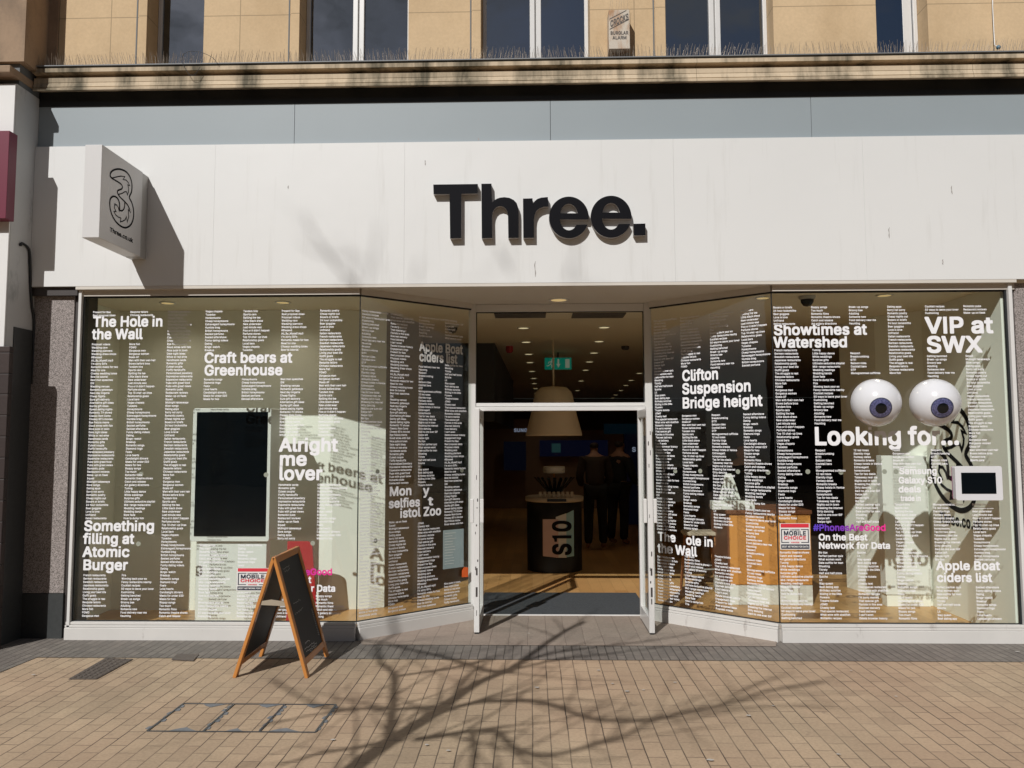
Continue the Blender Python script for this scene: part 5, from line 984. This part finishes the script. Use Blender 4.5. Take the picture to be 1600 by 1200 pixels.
B().slab([(-1.965, -.99, zc), (-1.72, -.99, zc-.01), (-1.72, -.99, zc+.018), (-1.84, -.99, zc+.035), (-1.965, -.99, zc+.016)], (0, .006, 0)).build('stay_strap', M['wallbrown'], t)
# ================================================================ COVERS IN THE PAVING
g = [PZ(x, y) for x, y in ((107, 1062), (151, 1062), (208, 1031), (165, 1029))]
t = thing('drain_cover', ((g[0].x+g[2].x)/2, (g[0].y+g[2].y)/2, 0), 'dark cast iron chequered cover set in the paving at the left', 'manhole cover')
B().slab([(q.x, q.y, .002) for q in g], (0, 0, .004)).build('plate', M['iron'], t)
b = B(); n1, n2 = 5, 9
for i in range(n1):
    for j in range(n2):
        def L2(u, v): a_ = g[0].lerp(g[1], u); b_ = g[3].lerp(g[2], u); return a_.lerp(b_, v)
        u0, v0 = (i+.15)/n1, (j+.15)/n2; u1, v1 = (i+.85)/n1, (j+.85)/n2
        b.slab([(L2(u, v).x, L2(u, v).y, .006) for u, v in ((u0, v0), (u1, v0), (u1, v1), (u0, v1))], (0, 0, .003))
b.build('tread', M['iron'], t)
g = [PZ(x, y) for x, y in ((268, 1032), (302, 1034), (311, 1024), (277, 1023))]
t = thing('stopcock_cover', ((g[0].x+g[2].x)/2, (g[0].y+g[2].y)/2, 0), 'small dark square cover at the edge of the dark paving band', 'manhole cover')
B().slab([(q.x, q.y, .005) for q in g], (0, 0, .004)).build('plate', M['iron'], t)
x0, x1, y0, y1 = -2.2, -1.235, -2.005, -1.535
t = thing('access_cover', ((x0+x1)/2, (y0+y1)/2, 0), 'large paved-in inspection cover with steel edges in the foreground paving', 'manhole cover')
b = B(); w_ = .012
b.box(x0, x1, y1-.008, y1, .001, .005).box(x0, x1, y0, y0+.007, .001, .005)
for k in range(4): x = x0+(x1-x0)*k/3; b.box(x-w_/2, x+w_/2, y0+.007, y1-.008, .001, .0055)
b.build('steel_edge', M['steel'], t)
b = B(); random.seed(2)
for k in range(4):
    x = x0+(x1-x0)*k/3
    for j in range(7):
        yy = y0+.03+j*.06; ww = random.uniform(.008, .032); sdx = random.choice((-1, 1))
        b.slab([(x, yy, .0015), (x+sdx*ww, yy+.01, .0015), (x+sdx*ww*.8, yy+.045, .0015), (x, yy+.055, .0015)], (0, 0, .002))
for (cx, cy, l) in ((x0+.2, y0+.03, .16), (x0+.5, y0+.02, .12), (x0+.78, y0+.03, .18), (x0+.2, y1-.03, .14), (x0+.55, y1-.03, .14), (x0+.84, y1-.03, .12)):
    s3 = 1 if cy < -1.8 else -1
    b.slab([(cx-l/2, cy-s3*.02, .0015), (cx+l/2, cy-s3*.02, .0015), (cx+l*.2, cy+s3*.01, .0015), (cx, cy+s3*.035, .0015), (cx-l*.3, cy+s3*.01, .0015)][::s3], (0, 0, .002))
b.build('mortar_patch', M['mortar'], t)
# litter: gum spots
b = B(); random.seed(21)
for (x, y) in [(352, 1110), (52, 1056), (980, 1082), (1310, 1181), (1055, 1068), (1005, 1080), (957, 1070), (839, 1076), (826, 991), (1170, 1120), (520, 1158), (667, 1166), (1590, 1020), (1575, 1016), (1208, 1105), (935, 1049), (1400, 1090), (700, 1175), (1330, 1050), (1110, 1190)]:
    p = PZ(x, y); r = random.uniform(.006, .013); b.add([(p.x+r*cos(k)*random.uniform(.7, 1.3)*1.4, p.y+r*sin(k)*random.uniform(.7, 1.2), .0095) for k in [i*2*pi/9 for i in range(9)]], [tuple(range(9))])
o = b.build('gum_spots', plain('gum', (.45, .42, .38), .9, 0, .4, 50), None); tag(o, 'scattered small pale spots of old gum on the paving', 'gum spots', None, 'stuff')
# ================================================================ TREE (behind the viewer; its shadow falls on the paving)
def up(p, t): return Vector(p)-Vector((.45, 1, -.9))*t
tr = thing('street_tree', (-3.3, -8.2, 0), 'bare leafless street tree whose branch shadows fall across the paving', 'tree')
LIMB = []
def limb(pts, t0, t1, r0, r1, plane='g'):
    P_ = []
    for i, (x, y) in enumerate(pts):
        t = (t0+(t1-t0)*i/(len(pts)-1))*(.74 if plane == 'g' else 1.); q = PZ(x, y) if plane == 'g' else PY(x, y, -.03); P_.append(up(q, t))
    S = smooth_pts(P_, 3); n = len(S); LIMB.append((S, [r0+(r1-r0)*i/(n-1) for i in range(n)])); return P_
A = limb([(500, 1260), (550, 1202), (612, 1157), (675, 1117), (712, 1090), (750, 1065), (800, 1044), (837, 1018), (882, 988), (915, 972)], 3.8, 6.2, .062, .02)
Be = limb([(606, 1162), (612, 1120), (616, 1075), (617, 1055), (595, 1035)], 4.2, 5.5, .03, .018)
limb([(617, 1057), (670, 1049), (720, 1041), (775, 1030)], 4.9, 5.8, .018, .01)
limb([(560, 1000), (595, 1005), (650, 1017), (712, 1032), (762, 1048), (800, 1050)], 7.5, 5.6, .012, .03)
limb([(675, 1117), (740, 1098), (800, 1095), (837, 1096), (870, 1104), (900, 1115), (937, 1125), (1000, 1126), (1037, 1121), (1070, 1112), (1125, 1102), (1200, 1079), (1250, 1072), (1285, 1064)], 4.6, 7.5, .026, .014)
limb([(700, 1103), (620, 1108), (575, 1107), (512, 1107), (475, 1092), (425, 1062)], 4.7, 6.8, .022, .01)
limb([(650, 1155), (700, 1148), (737, 1142), (775, 1143), (800, 1166), (825, 1177), (862, 1179), (900, 1172), (940, 1160), (975, 1150), (1012, 1130), (1050, 1118)], 4.3, 6.6, .026, .014)
limb([(737, 1142), (741, 1170), (736, 1230)], 4.5, 5.2, .02, .014)
limb([(625, 1150), (575, 1165), (500, 1177), (440, 1195)], 4.2, 5.4, .022, .01)
limb([(560, 1108), (500, 1115), (425, 1130)], 5.0, 6.2, .014, .008)
limb([(800, 1040), (860, 1022), (930, 1012), (1010, 1003), (1090, 990)], 5.6, 7.5, .018, .008)
limb([(760, 1058), (850, 1035), (950, 1022), (1030, 1012), (1110, 1000)], 5.4, 7.5, .014, .007)
limb([(1125, 1102), (1150, 1085), (1190, 1068), (1240, 1050)], 6.5, 7.5, .012, .007)
Bq = limb([(555, 442), (530, 420), (512, 397), (495, 372), (475, 337)], 10.5, 12, .013, .006, 'f')
limb([(512, 397), (487, 391), (465, 376)], 11.2, 12, .008, .005, 'f'); limb([(575, 442), (585, 395), (592, 350)], 10.5, 12, .008, .005, 'f')
limb([(560, 432), (552, 405), (545, 385)], 10.5, 12, .008, .005, 'f'); limb([(647, 442), (652, 422), (657, 405)], 10.5, 12, .008, .005, 'f')
limb([(797, 425), (786, 402), (775, 382)], 11, 12, .01, .006, 'f'); limb([(885, 440), (895, 415), (905, 385)], 11, 12, .009, .005, 'f')
J = A[0]
LIMB.append(([Vector((-3.3, -8.2, -.05)), Vector((-3.32, -8.2, 1.2)), Vector((-3.35, -8.15, 2.3)), J.lerp(Vector((-3.35, -8.15, 2.3)), .4)+Vector((0, 0, -.05)), J], [.17, .14, .12, .1, .085]))
LIMB.append(([Be[-1], up(PZ(590, 1008), 4.9), up(PY(578, 900, -.03), 6.8), up(PY(566, 620, -.03), 9.2), Bq[0]], [.018, .018, .018, .018, .017]))
b = B(); random.seed(31)
for P_, R_ in LIMB[:-2]: b.tube(P_, R_, 8)
for P_, R_ in LIMB[:-2]:
    if R_[0] < .009: continue
    for k in [q_ for q_ in range(1, len(P_)-1) if q_ % 2 or random.random() < .35]:
        d0 = (P_[k+1]-P_[k-1]).normalized(); sd = Vector((random.gauss(0, 1), random.gauss(0, 1), random.gauss(.3, .8))).normalized()
        d1 = (d0*.8+sd*.8).normalized(); ln_ = random.uniform(.4, 1.25); q = [Vector(P_[k])]
        for s_i in range(4): d1 = (d1+Vector((random.gauss(0, .18), random.gauss(0, .18), random.gauss(.06, .15)))).normalized(); q.append(q[-1]+d1*ln_/4)
        r0 = min(R_[k]*.45, .011); b.tube(smooth_pts(q, 2), [r0*(1-.75*i/8) for i in range(9)], 5)
        if random.random() < .6: b.tube([q[2], q[2]+(d1+sd*.7).normalized()*ln_*.35], [r0*.5, r0*.2], 4)
b.build('branches', M['bark'], tr); b = B().tube(LIMB[-2][0], LIMB[-2][1], 12); b.tube(LIMB[-1][0], LIMB[-1][1], 8); b.build('trunk', M['bark'], tr)

# ================================================================ OPPOSITE SIDE (unseen block added to shade the street and darken reflections)
ob = thing('added_opposite_block', (0, -22, 0), 'unseen plain street block added opposite, behind the viewer, to darken reflections', 'building')
B().box(-40, 40, -30, -22, 0, 13.5).build('wall', plain('opposite_wall', (.12, .085, .06), .9, 0., .2, .4), ob)
for i in range(15):
    for j in range(3):
        x = -35+i*5; z = 3.8+j*3.1; B().box(x-.8, x+.8, -22.0, -21.96, z, z+1.9).build('window', M['screen'], ob)
